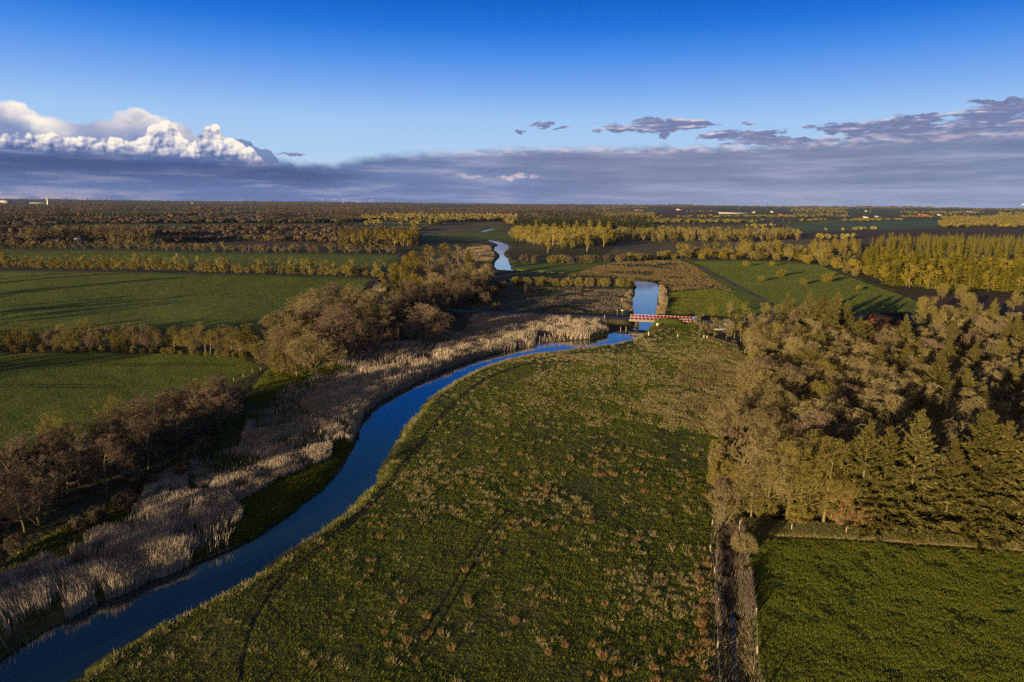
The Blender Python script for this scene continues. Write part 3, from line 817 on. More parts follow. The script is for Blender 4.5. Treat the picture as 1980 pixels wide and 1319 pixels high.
strip('road', ROAD[:, :2], 6.2, M['asphalt'], 0.03, zfun=road_z, n=5)
strip('lane', gp((-300, 517), (0, 520), (200, 523.5), (400, 529), (560, 532.5), (690, 536), (735, 545), (760, 560)), 4.0, M['lane'], 0.10)
strip('track', gp((1300, 498), (1335, 508), (1375, 528), (1420, 551), (1470, 577), (1500, 596)), 2.6, M['gravel'], 0.10)
strip('track', gp((1562, 503), (1610, 522), (1680, 548), (1750, 572), (1800, 590), (1850, 604), (1900, 612)), 2.6, M['dirt'], 0.10)
strip('track', gp((683, 479), (705, 475), (722, 473)), 5, M['stubble'], 0.2)
# wheel ruts along the river bank and across the meadow
strip('wheel_rut', gp((462, 1330), (468, 1270), (482, 1215), (506, 1172), (520, 1150)), 0.32, M['rut'], 0.03, 1.0)
for off in (0, 1):
    strip('wheel_rut', gp((520 + 12 * off, 1142), (560 + 12 * off, 1102), (650 + 10 * off, 1030), (735 + 9 * off, 950), (800 + 8 * off, 870), (865 + 7 * off, 790), (950 + 5 * off, 727), (1060 + 4 * off, 692), (1170, 672 + 1.6 * off), (1235, 658 + 2 * off), (1290, 634 + 1.5 * off)), 0.45, M['rut'], 0.03, 1.0)
    strip('wheel_rut', gp((800 + 20 * off, 1250), (870 + 18 * off, 1140), (930 + 15 * off, 1040), (985 + 12 * off, 985)), 0.3, M['rut'], 0.03, 1.0)
    strip('wheel_rut', gp((1265 + 5 * off, 662), (1300 + 4 * off, 640), (1310, 634 + off)), 0.4, M['rut'], 0.03, 1.0)
    strip('tramline', gp((-60, 703 + 3.6 * off), (150, 703.5 + 3.6 * off), (320, 702.5 + 3.6 * off), (455, 704 + 3 * off)), 0.55, M['tram'], 0.04, 1.5)
    strip('tramline', gp((-60, 743 + 5 * off), (130, 744 + 5 * off), (225, 746 + 4 * off)), 0.55, M['tram'], 0.04, 1.5)
    strip('tramline', gp((520 + 6 * off, 619 + off), (540 + 5 * off, 602), (580, 588 + 2.2 * off), (640, 575 + 2 * off)), 0.6, M['tram'], 0.06, 1.5)

# thin evening air over the plain: far things fade a little towards blue
mb = MB(); mb.box((0, -2250, 120), (47500, 42700, 400))
_hm = bpy.data.materials.new('evening_air'); _hm.use_nodes = True
_n = _hm.node_tree; _n.nodes.remove(_n.nodes['Principled BSDF'])
_v = _n.nodes.new('ShaderNodeVolumePrincipled'); _v.inputs['Density'].default_value = HAZE; _v.inputs['Color'].default_value = (.40, .60, 1.0, 1)
_v.inputs['Anisotropy'].default_value = 0.0
_n.links.new(_v.outputs[0], _n.nodes['Material Output'].inputs['Volume'])
if HAZE > 0: tag(mb.build('haze', _hm), 'thin bluish evening air over the whole plain', 'haze', kind='stuff')

# ------------------------------------------------------------------ plant prototypes (metres, base at the origin)
def bare_tree(seed, Ht, Rc, n0=9, n1=8, n2=7, n3=7, clear=0.25, up=0.12, ang=0.85, stems=1, tw=0.05, lean=0.05, subw=3):
    r = np.random.default_rng(seed)
    def dome(P):
        # twigs of an old crown end on a rounded outline
        c = np.array([0, 0, Ht * .54]); ax = np.array([Rc * 1.12, Rc * 1.12, Ht * .47])
        v = (P - c) / ax; q = np.linalg.norm(v, axis=-1, keepdims=True)
        return np.where(q > 1, v * (1 + (q - 1) * (.22 if stems == 1 else .70)) / np.maximum(q, 1e-6), v) * ax + c
    b0 = np.zeros((stems, 3)); d0 = np.tile([0, 0, 1.0], (stems, 1))
    if stems > 1:
        th = np.arange(stems) * 6.283 / stems + r.uniform(0, 1, stems)
        sp = r.uniform(0.2, 0.6, stems)
        d0 = np.stack([np.cos(th) * sp, np.sin(th) * sp, np.ones(stems)], 1)
        b0 = np.stack([np.cos(th) * .3, np.sin(th) * .3, np.zeros(stems)], 1)
    L0 = np.full(stems, Ht * 0.86) * r.uniform(.85, 1.05, stems)
    b0[:, 2] -= 0.3
    T = polys(r, b0, d0, L0, 8, 0.02, lean)
    rad0 = np.full(stems, 0.016 * Ht + 0.03) / math.sqrt(stems)
    tv = [polytubes(T, rad0, rad0 * 0.15, 6)]
    p, d, L, t = spawn(r, T, np.full(stems, Rc * 1.45), n0, clear, 0.97, ang, 1.0, 0.5)
    B1 = dome(polys(r, p, d, L, 5, up, 0.10))
    rr = np.interp(t, [0, 1], [rad0[0] * 0.55, rad0[0] * 0.22])
    tv.append(polytubes(B1, rr, rr * 0.3, 4))
    p, d, L2, t = spawn(r, B1, L, n1, 0.12, 0.98, 0.75, 0.62, 0.55)
    B2 = dome(polys(r, p, d, L2, 3, up * 0.7, 0.12))
    rr2 = np.full(len(p), 0.032) * np.clip(L2 / 2, .5, 1.4)
    cv = [polytubes(B2, rr2, rr2 * 0.4, subw)]
    p, d, L3, t = spawn(r, B2, L2, n2, 0.1, 0.98, 0.7, 0.62, 0.5)
    E3 = dome(p + norm(d + [0, 0, up * 0.8]) * L3[:, None])
    cv.append(blades(p, E3, np.full(len(p), tw * 1.25), r))
    if n3:
        B3 = np.stack([p, E3], 1)
        p, d, L4, t = spawn(r, B3, L3, n3, 0.1, 0.95, 0.6, 0.75, 0.35)
        L4 = np.clip(L4, 0.35, 1.8)
        cv.append(blades(p, dome(p + norm(d + [0, 0, up]) * L4[:, None]), np.full(len(p), tw), r))
    out = []
    for nm, lst in (('trunk', tv), ('crown', cv)):
        V, F = merge(lst)
        out.append((nm, mesh('bare_tree_' + nm, V, F, M['bark' if nm == 'trunk' else 'twig'])))
    return out

def spruce(seed, Ht, Rb, whorls=34, per=6, nb=15, low=0.06, bw=0.20, upang=0.35, droop=0.5, pw=0.75, tl=(-.22, .08, .95)):
    r = np.random.default_rng(seed)
    T = polys(r, np.array([[0, 0, -0.3]]), np.array([[0, 0, 1.0]]), np.array([Ht + 0.3]), 8, 0.3, 0.01)
    tv = [polytubes(T, np.array([0.014 * Ht + .05]), np.array([0.02]), 6)]
    zz = np.repeat(np.linspace(low, 0.985, whorls), per) + r.normal(0, 0.008, whorls * per)
    n = len(zz)
    az = r.uniform(0, 6.283, n)
    L = (Rb * (1 - zz) ** pw * r.uniform(0.55, 1.2, n) + 0.25)
    tilt = np.interp(zz, [0, .45, 1], tl) * (upang / 0.35) + r.normal(0, 0.10, n)
    d = np.stack([np.cos(az) * np.cos(tilt), np.sin(az) * np.cos(tilt), np.sin(tilt)], 1)
    p = np.stack([np.zeros(n), np.zeros(n), zz * Ht], 1)
    B = polys(r, p, d, L, 3, 0.06, 0.05)
    cv = [polytubes(B, np.full(n, 0.045), np.full(n, 0.012), 3)]
    q, dd, LL, t = spawn(r, B, L, nb * 2, 0.10, 1.0, 0.85, 0.30, 0.45)
    LL = np.clip(LL, 0.30, 1.25)
    # comb-like hanging side shoots
    dd[:, 2] = dd[:, 2] * 0.35 - droop * r.uniform(0.1, 1.0, len(dd))
    dd = norm(dd)
    E = q + dd * LL[:, None]
    cv.append(blades(q, E, np.full(len(q), bw), r))
    k = r.random(len(q)) < 0.6
    cv.append(blades(q[k] + [0, 0, .05], q[k] + norm(dd[k] * [1, 1, .2] + r.normal(0, .4, dd[k].shape)) * LL[k][:, None] * 0.8, np.full(k.sum(), bw * 0.8), r))
    tip = B[:, -1]
    cv.append(blades(B[:, -2], tip + norm(B[:, -1] - B[:, -2]) * 0.4, np.full(n, bw * 1.2), r))
    out = []
    V, F = merge(tv); out.append(('trunk', mesh('spruce_trunk', V, F, M['bark'])))
    V, F = merge(cv); out.append(('crown', mesh('spruce_crown', V, F, M['needle'])))
    return out

def joined(parts, name):
    """one light mesh for trees too far off to show their parts"""
    V = []; F = []; mi = []; n = 0
    for k, (nm, me) in enumerate(parts):
        co = np.empty(len(me.vertices) * 3, np.float32); me.vertices.foreach_get('co', co); co = co.reshape(-1, 3)
        lt = np.empty(len(me.polygons), np.int32); me.polygons.foreach_get('loop_total', lt)
        vi = np.empty(len(me.loops), np.int32); me.loops.foreach_get('vertex_index', vi)
        st = np.concatenate([[0], np.cumsum(lt)[:-1]])
        for c in (3, 4):
            s = st[lt == c]
            if len(s):
                F.append(np.stack([vi[s + j] for j in range(c)], 1) + n); mi.append(np.full(len(s), k))
        V.append(co); n += len(co)
    f3 = [f for f in F if f.shape[1] == 3]; f4 = [f for f in F if f.shape[1] == 4]
    m3 = [m for f, m in zip(F, mi) if f.shape[1] == 3]; m4 = [m for f, m in zip(F, mi) if f.shape[1] == 4]
    return mesh(name, np.vstack(V), f3 + f4, [p[1].materials[0] for p in parts], mi=np.concatenate(m3 + m4))

P_BROAD = [bare_tree(10 + i, 13, 5.2, n0=11, n1=10, n2=8, n3=6, clear=c, ang=a, up=u, tw=.045) for i, (c, a, u) in enumerate([(.24, .95, .10), (.18, .85, .13), (.28, 1.05, .08), (.16, .80, .15), (.22, 1.0, .06)])]
P_MULTI = [bare_tree(30 + i, 12, 3.6, n0=7, n1=7, n2=6, n3=6, clear=.15, ang=.6, up=.2, stems=4) for i in range(3)]
P_TALL = [bare_tree(40 + i, 14, 3.4, n0=14, n1=7, n2=6, n3=6, clear=.25, ang=.95, up=.10, lean=.03) for i in range(3)]
P_SHRUB = [bare_tree(50 + i, 4.2, 1.9, n0=6, n1=7, n2=6, n3=5, clear=.04, ang=.7, up=.15, stems=7, tw=.05) for i in range(3)]
P_DENSE = [bare_tree(60 + i, 13, 5.0, n0=14, n1=11, n2=8, n3=6, clear=.12, ang=.85, up=.13, tw=.05) for i in range(3)]
P_SPRUCE = [spruce(70 + i, 19, (6.6, 7.6, 7.0)[i], whorls=30, per=(7, 8, 7)[i], nb=17, bw=.24, pw=(.80, .72, .9)[i], tl=(-.12, .28, 1.0)) for i in range(3)]
# lighter builds for the middle distance
L_BROAD = [joined(bare_tree(80 + i, 11, 4.6, n0=8, n1=7, n2=8, n3=0, clear=.12, ang=.85, up=.14, tw=.26), 'bare_tree') for i in range(4)]
L_SHRUB = [joined(bare_tree(90 + i, 5, 2.6, n0=5, n1=5, n2=7, n3=0, clear=.04, ang=.8, up=.12, stems=5, tw=.24), 'shrub') for i in range(3)]
L_POPLAR = [joined(bare_tree(95 + i, 26, 6.5, n0=16, n1=8, n2=7, n3=0, clear=.14, ang=.6, up=.3, tw=.34), 'poplar') for i in range(3)]
L_SPRUCE = [joined(spruce(100 + i, 17, 3.4, whorls=16, per=5, nb=5, bw=.55), 'conifer') for i in range(3)]
L_LARCH = [joined(spruce(105 + i, 14.5, 3.4, whorls=15, per=6, nb=6, bw=.45, low=.05, upang=.25), 'larch') for i in range(3)]

def setmat(o, k, m):
    s = o.material_slots[k]; s.link = 'OBJECT'; s.material = m

def plant(proto, name, x, y, s, tags, mats=None, sz=1.0, z=None, w=1.0):
    """copy a prototype onto the ground: an Empty with its parts, or one mesh when it is far away"""
    zz = float(gz(np.array([x]), np.array([y]))[0]) if z is None else z
    rz = RNG.uniform(0, 6.283)
    if isinstance(proto, list):
        e = empty(name, (x, y, zz), rz); e.scale = (s * w, s * w, s * sz)
        for k, (pn, me) in enumerate(proto):
            o = link(pn, me, e)
            if mats and mats[k]: setmat(o, 0, mats[k])
    else:
        e = link(name, proto, None, (x, y, zz)); e.rotation_euler = (0, 0, rz); e.scale = (s * w, s * w, s * sz)
        if mats:
            for k, m in enumerate(mats):
                if m: setmat(e, k, m)
    lab, cat, grp = tags
    tag(e, lab, cat, grp)
    return e

def bulk(name, spots, protos, sc, mats, label, seed):
    """a far-off wood that reads as one mass: one mesh"""
    r = np.random.default_rng(seed)
    Z = gz(spots[:, 0], spots[:, 1])
    VV = []; F3 = []; F4 = []; m3 = []; m4 = []; n = 0
    data = []
    for me in protos:
        co = np.empty(len(me.vertices) * 3, np.float32); me.vertices.foreach_get('co', co)
        lt = np.empty(len(me.polygons), np.int32); me.polygons.foreach_get('loop_total', lt)
        vi = np.empty(len(me.loops), np.int32); me.loops.foreach_get('vertex_index', vi)
        mi = np.empty(len(me.polygons), np.int32); me.polygons.foreach_get('material_index', mi)
        st = np.concatenate([[0], np.cumsum(lt)[:-1]])
        f3 = np.stack([vi[st[lt == 3] + j] for j in range(3)], 1); f4 = np.stack([vi[st[lt == 4] + j] for j in range(4)], 1)
        data.append((co.reshape(-1, 3), f3, f4, mi[lt == 3], mi[lt == 4]))
    for k in range(len(spots)):
        co, f3, f4, a3, a4 = data[r.integers(len(data))]
        a = r.uniform(0, 6.283); s = r.uniform(*sc); c_, s_ = math.cos(a) * s, math.sin(a) * s
        VV.append(co @ np.array([[c_, s_, 0], [-s_, c_, 0], [0, 0, s]]) + [spots[k, 0], spots[k, 1], Z[k]])
        tone = r.integers(len(mats)) + 1
        F3.append(f3 + n); F4.append(f4 + n); m3.append(np.where(a3 == 1, tone, 0)); m4.append(np.where(a4 == 1, tone, 0)); n += len(co)
    o = link(name, mesh(name, np.vstack(VV), [np.vstack(F3), np.vstack(F4)], [M['bark']] + [M[m] for m in mats], mi=np.concatenate(m3 + m4)))
    return tag(o, label, 'woodland', kind='stuff')

def scatter(poly_px, spacing, jit=1.0, excl=(), seed=1, maxn=100000):
    """well-spaced spots inside an area of ground"""
    P = gp(*poly_px)
    r = np.random.default_rng(seed)
    lo, hi = P.min(0), P.max(0)
    nx = int((hi[0] - lo[0]) / spacing) + 1; ny = int((hi[1] - lo[1]) / spacing) + 1
    gx, gy = np.meshgrid(np.arange(nx), np.arange(ny), indexing='ij')
    off = (gy % 2) * 0.5
    X = lo[0] + (gx + off + r.uniform(-.42, .42, gx.shape) * jit) * spacing
    Y = lo[1] + (gy + r.uniform(-.42, .42, gx.shape) * jit) * spacing
    X, Y = X.ravel(), Y.ravel()
    k = inpoly(X, Y, P[:, :2])
    X, Y = X[k], Y[k]
    for ex, ey, er in excl:
        k = np.hypot(X - ex, Y - ey) > er
        X, Y = X[k], Y[k]
    return np.stack([X, Y], 1)[:maxn]

def row(pts_px, spacing, jit=0.5, across=2.0, seed=1):
    P = smoothline(gp(*pts_px), 6)
    seg = np.hypot(*np.diff(P, axis=0).T); s = np.concatenate([[0], np.cumsum(seg)])
    r = np.random.default_rng(seed)
    t = np.arange(spacing / 2, s[-1], spacing); t = t + r.uniform(-.5, .5, len(t)) * spacing * jit
    X = np.interp(t, s, P[:, 0]) + r.uniform(-1, 1, len(t)) * across
    Y = np.interp(t, s, P[:, 1]) + r.uniform(-1, 1, len(t)) * across
    return np.stack([X, Y], 1)

def top_at(px, py, h):
    """ground spot of a tree of height h whose tip shows at this point"""
    P = atz(np.array([px]), np.array([py]), 1.3 + h)[0]
    z = float(gz(P[:1], P[1:2])[0])
    P = atz(np.array([px]), np.array([py]), z + h)[0]
    return P[0], P[1]

pick = lambda L: L[RNG.integers(len(L))]
U = lambda a, b: float(RNG.uniform(a, b))

# ---- right-hand wood --------------------------------------------------------
SPR = []
def spruces(lst, lab, grp, mats=(None, None)):
    for k, (px, py, h, l) in enumerate(lst):
        x, y = top_at(px, py, h)
        SPR.append((x, y, h * 0.22))
        plant(P_SPRUCE[k % 3], 'spruce', x, y, h / 19 * U(.98, 1.02), (l or lab, 'spruce', grp), mats)

spruces([(1783, 797, 19.5, 'tall dark green spruce at the wood edge, tip cutting above the bare crowns, left one'),
         (1912, 801, 19.3, 'tall dark green spruce at the wood edge close to the right side of the picture'),
         (1684, 812, 18, 'spruce at the wood edge behind the copper-leaved shrub'),
         (1723, 823, 17.5, 'slim spruce with a bare pale stem between the copper-leaved shrub and the tallest spruce'),
         (1954, 822, 18, 'spruce crowding the right shoulder of the tall one at the picture side'),
         (1850, 850, 15.5, 'shorter spruce filling the gap between the two tallest ones'),
         (1995, 845, 17, 'spruce half cut off by the right side of the picture at the pasture'),
         (1750, 865, 13, 'low spruce with skirts down to the verge before the tallest one'),
         (1890, 900, 11, 'low young spruce at the verge before the right-hand tall spruce'),
         (1960, 915, 10, 'young spruce at the verge in the right corner of the wood')], None, 'spruces on the wood edge above the pasture')
spruces([(1822, 677, 18, 'pale tipped spruce standing alone in the middle of the bare wood'),
         (1872, 716, 15, 'smaller spruce just below the pale tipped spruce amid the bare wood'),
         (1526, 560, 15, 'dark spruce at the back of the wood, left end of the evergreen clump'),
         (1568, 562, 17, 'broad spruce in the evergreen clump below the bright green field'),
         (1595, 566, 17, None), (1622, 563, 18, 'tallest spruce of the evergreen clump below the bright green field'), (1640, 580, 16, None), (1610, 590, 15, None), (1665, 612, 14, 'spruce standing just left of the dark red roof'),
         (1753, 610, 14, 'spruce standing just right of the dark red roof'), (1847, 620, 13, 'young spruce in front of the long bare thicket right of the round tree'), (1926, 577, 14, 'yellowish young spruce near the ploughed field'),
         (1953, 618, 13, 'dark little spruce near the right side, below the ploughed field'), (1972, 612, 15, None), (1890, 660, 14, None), (1702, 668, 13, None), (1905, 745, 13, None), (1965, 700, 14, None), (1838, 655, 12, None), (1996, 770, 14, None), (1945, 655, 13, None), (1590, 640, 12, None), (1780, 690, 12, 'young spruce poking through the bare crowns left of the pale tipped spruce')],
        'spruce standing among the bare trees deeper in the wood', 'spruces deep in the wood')

HOUSE = at1(1722, 640)[0]
CARPARK = at1(1395, 640)[0]
ex = [(x, y, r) for x, y, r in SPR] + [(HOUSE[0], HOUSE[1] - 6, 24), (CARPARK[0], CARPARK[1], 13)] + [(*at1(a_, b_)[0][:2], r_) for a_, b_, r_ in ((1790, 642, 17), (1873, 615, 12))]
wood = [(1425, 1000), (1410, 930), (1425, 850), (1452, 770), (1476, 722), (1440, 676), (1455, 646), (1500, 634), (1560, 620), (1650, 640), (1760, 650), (1830, 625), (1990, 640), (2250, 700), (2450, 900), (2500, 1060), (2000, 1020), (1700, 1003), (1560, 996)]
S = scatter(wood, 7.7, excl=ex, seed=11)
px, py, _ = proj(np.c_[S, np.ones(len(S)) * 8])
S = S[(px < 2055)]
WOODN = 0
for x, y in S:
    a, b, _ = proj(np.array([[x, y, 1.0]]))
    a, b = a[0], b[0]
    edge = a < 1530 or b > 960
    h = U(.9, 1.08) * float(np.interp(b, [600, 680, 740, 850, 960], [7.8, 8.8, 10.2, 11.8, 13.0]))
    pr = pick(P_BROAD + P_DENSE) if not edge else pick(P_BROAD + P_BROAD + P_MULTI)
    if b > 940: lab, grp = 'bare tree in the front row of the wood facing the pasture', 'front row of the wood'
    elif a < 1540: lab, grp = 'bare tree on the sunlit edge of the wood along the meadow', 'wood edge along the meadow'
    elif b < 690: lab, grp = 'bare crown at the back of the wood towards the house', 'back of the wood'
    else: lab, grp = 'bare leafless tree in the thick of the right-hand wood', 'thick of the wood'
    tm = pick([None, None, M['twig_olive'], M['twig_red'], M['bud']] if RNG.random() < .6 else [None])
    plant(pr, 'bare_tree', x, y, h / 13, (lab, 'tree', grp), (None, tm), w=U(1.05, 1.3) * (1.0 if b > 740 else 1.08)); WOODN += 1
for px, py, h in ((1452, 1003, 10), (1486, 1008, 12), (1520, 1006, 13), (1548, 1014, 14), (1592, 1012, 14), (1630, 1006, 13), (1500, 985, 13), (1570, 990, 14)):
    x, y = at1(px, py)[0][:2]
    plant(pick(P_BROAD), 'bare_tree', x, y, h / 13, ('bare tree in the front row of the wood facing the pasture', 'tree', 'front row of the wood'), (None, pick([None, M['twig_olive']])), w=1.1)
x, y = at1(1846, 1018)[0][:2]; plant(P_BROAD[2], 'bare_tree', x, y, .8, ('bare tree with a stout golden trunk between the two tallest spruces', 'tree', None), (M['trunk_pale'], M['twig_olive']))
bulk('undergrowth', scatter(wood, 6.5, excl=[(HOUSE[0], HOUSE[1], 14), (CARPARK[0], CARPARK[1], 14)], seed=12), L_SHRUB, (.6, 1.1), ['twig', 'twig_olive', 'twig'], 'brushwood covering the floor of the right-hand wood', 13)
# shrubby fringe of the wood
for x, y in np.vstack([row([(1395, 985), (1402, 930), (1415, 880), (1432, 820), (1455, 760), (1476, 715)], 4.5, across=1.5, seed=3), row([(1440, 1008), (1560, 1010), (1640, 1012)], 5.5, across=1.0, seed=4)]):
    plant(pick(P_SHRUB), 'shrub', x, y, U(.8, 1.5), ('leafless shrub in the low fringe of the right-hand wood', 'shrub', 'fringe of the wood'), (None, pick([None, M['twig_olive'], M['bud'], M['twig_red']])))
x, y = top_at(1401, 930, 8.0); plant(P_MULTI[0], 'bare_tree', x, y, .58, ('forked dead tree with pale stems at the head of the ditch', 'tree', None), (M['trunk_pale'], M['twig']))
x, y = at1(1640, 1016)[0][:2]
plant(P_SHRUB[1], 'copper_shrub', x, y, 1.5, ('shrub still holding copper brown leaves at the wood edge', 'shrub', None), (None, M['copper']))
x, y = at1(1424, 1080)[0][:2]
plant(P_SHRUB[2], 'ditch_shrub', x + 1.0, y, .8, ('leafless tan bush growing on the ditch bank beside the pasture', 'shrub', None), (None, M['twig']))
# trees around the car park at the bridge end
for px, py, h in ((1352, 652, 9), (1380, 653, 8), (1404, 657, 8), (1420, 654, 9), (1432, 660, 8), (1447, 647, 9), (1462, 664, 8), (1376, 618, 7), (1410, 614, 7), (1440, 618, 8), (1475, 616, 8), (1505, 622, 8), (1530, 614, 8)):
    x, y = at1(px, py)[0][:2]
    plant(pick(P_BROAD + P_TALL), 'bare_tree', x, y, h / 13, ('bare tree around the little car park at the bridge end', 'tree', 'trees around the car park'), (None, pick([M['twig_olive'], None])))
for px, py, h, w_, lab in ((1790, 642, 15, 1.3, 'great round-headed bare tree alone between the green field and the wood'), (1873, 615, 12, 1.2, 'dark domed bare tree right of the great round-headed tree'), (1822, 578, 9, 1.0, 'small bare tree on the track before the larch plantation'),
                           (1858, 585, 10, 1.0, 'pale bare tree standing before the dark ploughed field'), (1960, 600, 10, 1.0, 'bare tree below the dark ploughed field near the right side')):
    x, y = at1(px, py)[0][:2]
    plant(pick(P_DENSE), 'round_tree', x, y, h / 13, (lab, 'tree', None), (None, M['twig_olive']))

# ---- left bank --------------------------------------------------------------
for k, (px, py, h, pr) in enumerate(((575, 572, 15, 0), (550, 600, 14, 1), (590, 575, 16, 2), (602, 558, 16, 0), (640, 545, 17, 1), (682, 549, 17, 2), (716, 560, 16, 0), (568, 598, 14, 1), (612, 590, 15, 2), (655, 585, 16, 0), (700, 585, 15, 1), (738, 588, 14, 2), (548, 634, 12, 0), (590, 622, 14, 1),
                                     (636, 612, 15, 2), (680, 615, 14, 0), (722, 615, 13, 1), (570, 655, 11, 2), (610, 645, 13, 0), (528, 668, 8, 1))):
    x, y = top_at(px, py, h)
    plant(pick(P_DENSE), 'bare_tree', x, y, h / 13, ('big bare tree in the tall rounded clump between the left fields and the marsh', 'tree', 'tall clump left of the river'), (None, pick([None, None, M['twig_red']])), w=1.5)
for x, y in scatter([(548, 712), (600, 702), (650, 684), (735, 662), (752, 628), (700, 612), (600, 640), (535, 688)], 6.2, seed=22):
    plant(pick(P_MULTI + P_DENSE), 'hazel', x, y, U(.6, .85), ('lower bushy tree filling the foot of the tall rounded clump', 'tree', 'undergrowth of the tall clump'), (None, pick([None, M['twig_red'], None])), w=1.5)
x, y = top_at(537, 686, 5.5); plant(P_SHRUB[0], 'shrub', x, y, 1.35, ('olive bush at the corner of the near left field under the tall clump', 'shrub', None), (None, M['bud']))
for px, py, h in ((768, 592, 12), (798, 584, 13.5), (822, 589, 13), (848, 603, 11.5), (838, 622, 9), (812, 610, 11)):
    x, y = top_at(px, py, h)
    plant(pick(P_BROAD), 'alder', x, y, h / 13, ('russet-crowned alder in the small stand beside the reed bed', 'tree', 'alders beside the reed bed'), (None, M['twig_red']), w=1.3)
x, y = top_at(728, 618, 7); plant(P_SHRUB[1], 'shrub', x, y, 1.6, ('round bush between the tall clump and the alders', 'shrub', None), (None, M['twig_dark']))
for px, py, h in ((880, 612, 7), (905, 618, 6.5), (895, 600, 7)):
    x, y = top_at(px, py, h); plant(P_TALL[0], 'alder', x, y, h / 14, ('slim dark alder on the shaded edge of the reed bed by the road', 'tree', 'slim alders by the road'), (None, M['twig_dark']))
# thicket round the cottage and the mixed stand behind it
for x, y in scatter([(745, 640), (760, 590), (800, 560), (880, 545), (945, 552), (935, 575), (905, 596), (860, 612), (830, 640)], 8.5, seed=21):
    a, b, _ = proj(np.array([[x, y, 1.0]]))
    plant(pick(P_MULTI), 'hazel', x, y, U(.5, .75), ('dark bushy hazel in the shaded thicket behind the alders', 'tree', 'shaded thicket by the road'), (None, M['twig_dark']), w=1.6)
for k, (px, py, h, c) in enumerate(((772, 506, 15, 1), (800, 483, 17, 1), (828, 474, 17, 1), (858, 470, 18, 1), (886, 473, 17, 0), (906, 480, 17, 2), (926, 492, 15, 0), (942, 508, 13, 0), (786, 505, 15, 1), (815, 498, 16, 1), (846, 495, 16, 0), (874, 502, 15, 0), (900, 505, 14, 0), (920, 520, 12, 0),
                                    (835, 525, 13, 0), (865, 528, 13, 3), (888, 535, 12, 3), (808, 528, 12, 1), (790, 540, 11, 3))):
    x, y = top_at(px, py, h)
    lab = ('golden bare tree in the mixed stand behind the cottage', 'brown bare tree in the mixed stand behind the cottage')[c != 1]
    plant(pick(P_TALL + P_DENSE), 'bare_tree', x, y, h / 13.5, (lab, 'tree', 'mixed stand, ' + ('golden' if c == 1 else 'brown')), (None, (M['twig'], M['twig_gold'], M['twig_gold'], M['twig_red'])[c]), w=1.4)
for px, py, h, lab in ((766, 522, 14, 'dark spruce at the left end of the mixed stand behind the cottage'), (905, 483, 16, 'spruce tip rising on the right of the mixed stand'), (778, 545, 11, 'small spruce beside the cottage roof')):
    x, y = top_at(px, py, h); plant(P_SPRUCE[0], 'spruce', x, y, h / 19, (lab, 'spruce', None), (None, M['needle']))
x, y = top_at(790, 541, 6); plant(P_SHRUB[2], 'willow', x, y, 1.7, ('grey-green budding willow right of the cottage', 'shrub', None), (None, M['bud']))
for px, py, s in ((938, 590, 1.5), (915, 585, 1.2), (955, 575, 1.4), (970, 560, 1.3), (930, 565, 1.4), (900, 575, 1.3), (960, 600, .9)):
    x, y = at1(px, py)[0][:2]; plant(pick(P_SHRUB), 'willow', x, y, s, ('dark rounded willow bush at the corner of the middle marsh', 'shrub', 'willows at the marsh corner'), (None, M['twig_dark']))
x, y = at1(1016, 568)[0][:2]; plant(P_TALL[1], 'bare_tree', x, y, .42, ('lone thin bare sapling in the middle marsh before the willow row', 'tree', None), (None, M['twig_dark']))
# belt of dark trees, bottom left
belt = [(-330, 1190), (0, 1060), (110, 1000), (250, 940), (420, 845), (480, 790), (460, 770), (400, 775), (300, 815), (150, 868), (0, 925), (-350, 1050)]
for x, y in scatter(belt, 5.2, seed=31):
    a, b, _ = proj(np.array([[x, y, 1.0]]))
    lab = 'dark bare alder in the shaded belt between the near left field and the reeds' if a[0] > -20 else 'bare alder of the shaded belt at the left side of the picture'
    if a[0] < -150: continue
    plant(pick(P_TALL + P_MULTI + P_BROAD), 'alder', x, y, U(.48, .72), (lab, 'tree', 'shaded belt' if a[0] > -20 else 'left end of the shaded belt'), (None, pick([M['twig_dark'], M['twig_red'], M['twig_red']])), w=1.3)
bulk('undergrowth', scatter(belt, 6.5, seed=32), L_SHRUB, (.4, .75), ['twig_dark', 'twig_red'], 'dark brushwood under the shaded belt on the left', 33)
for px, py, s, lab in ((105, 862, .62, 'thin bare tree rising from the field edge at the far left'), (390, 775, .5, 'olive bare tree at the right end of the shaded belt'), (215, 830, .62, 'bare tree spreading over the field margin in the belt')):
    x, y = at1(px, py)[0][:2]; plant(P_BROAD[1], 'bare_tree', x, y, s, (lab, 'tree', None), (None, M['twig_olive']))
for x, y in row([(-60, 1100), (60, 1068), (170, 1010), (300, 945), (440, 850)], 5, across=2, seed=6):
    plant(pick(P_SHRUB), 'shrub', x, y, U(.5, .9), ('low dark bush at the foot of the shaded belt', 'shrub', 'bushes under the belt'), (None, M['twig_dark']))
# trees left of and behind the drone that throw the long shade over the river mouth
for x, y in ((-88, 52), (-95, 40), (-102, 30), (-84, 66), (-110, 58), (-118, 44), (-92, 20), (-104, 70), (-125, 66), (-80, 34), (-98, 8), (-112, 16)):
    plant(pick(P_DENSE), 'bare_tree', x + U(-2, 2), y + U(-2, 2), U(.75, 1.0), ('bare tree left of the river mouth outside the picture', 'tree', 'trees outside the picture'))

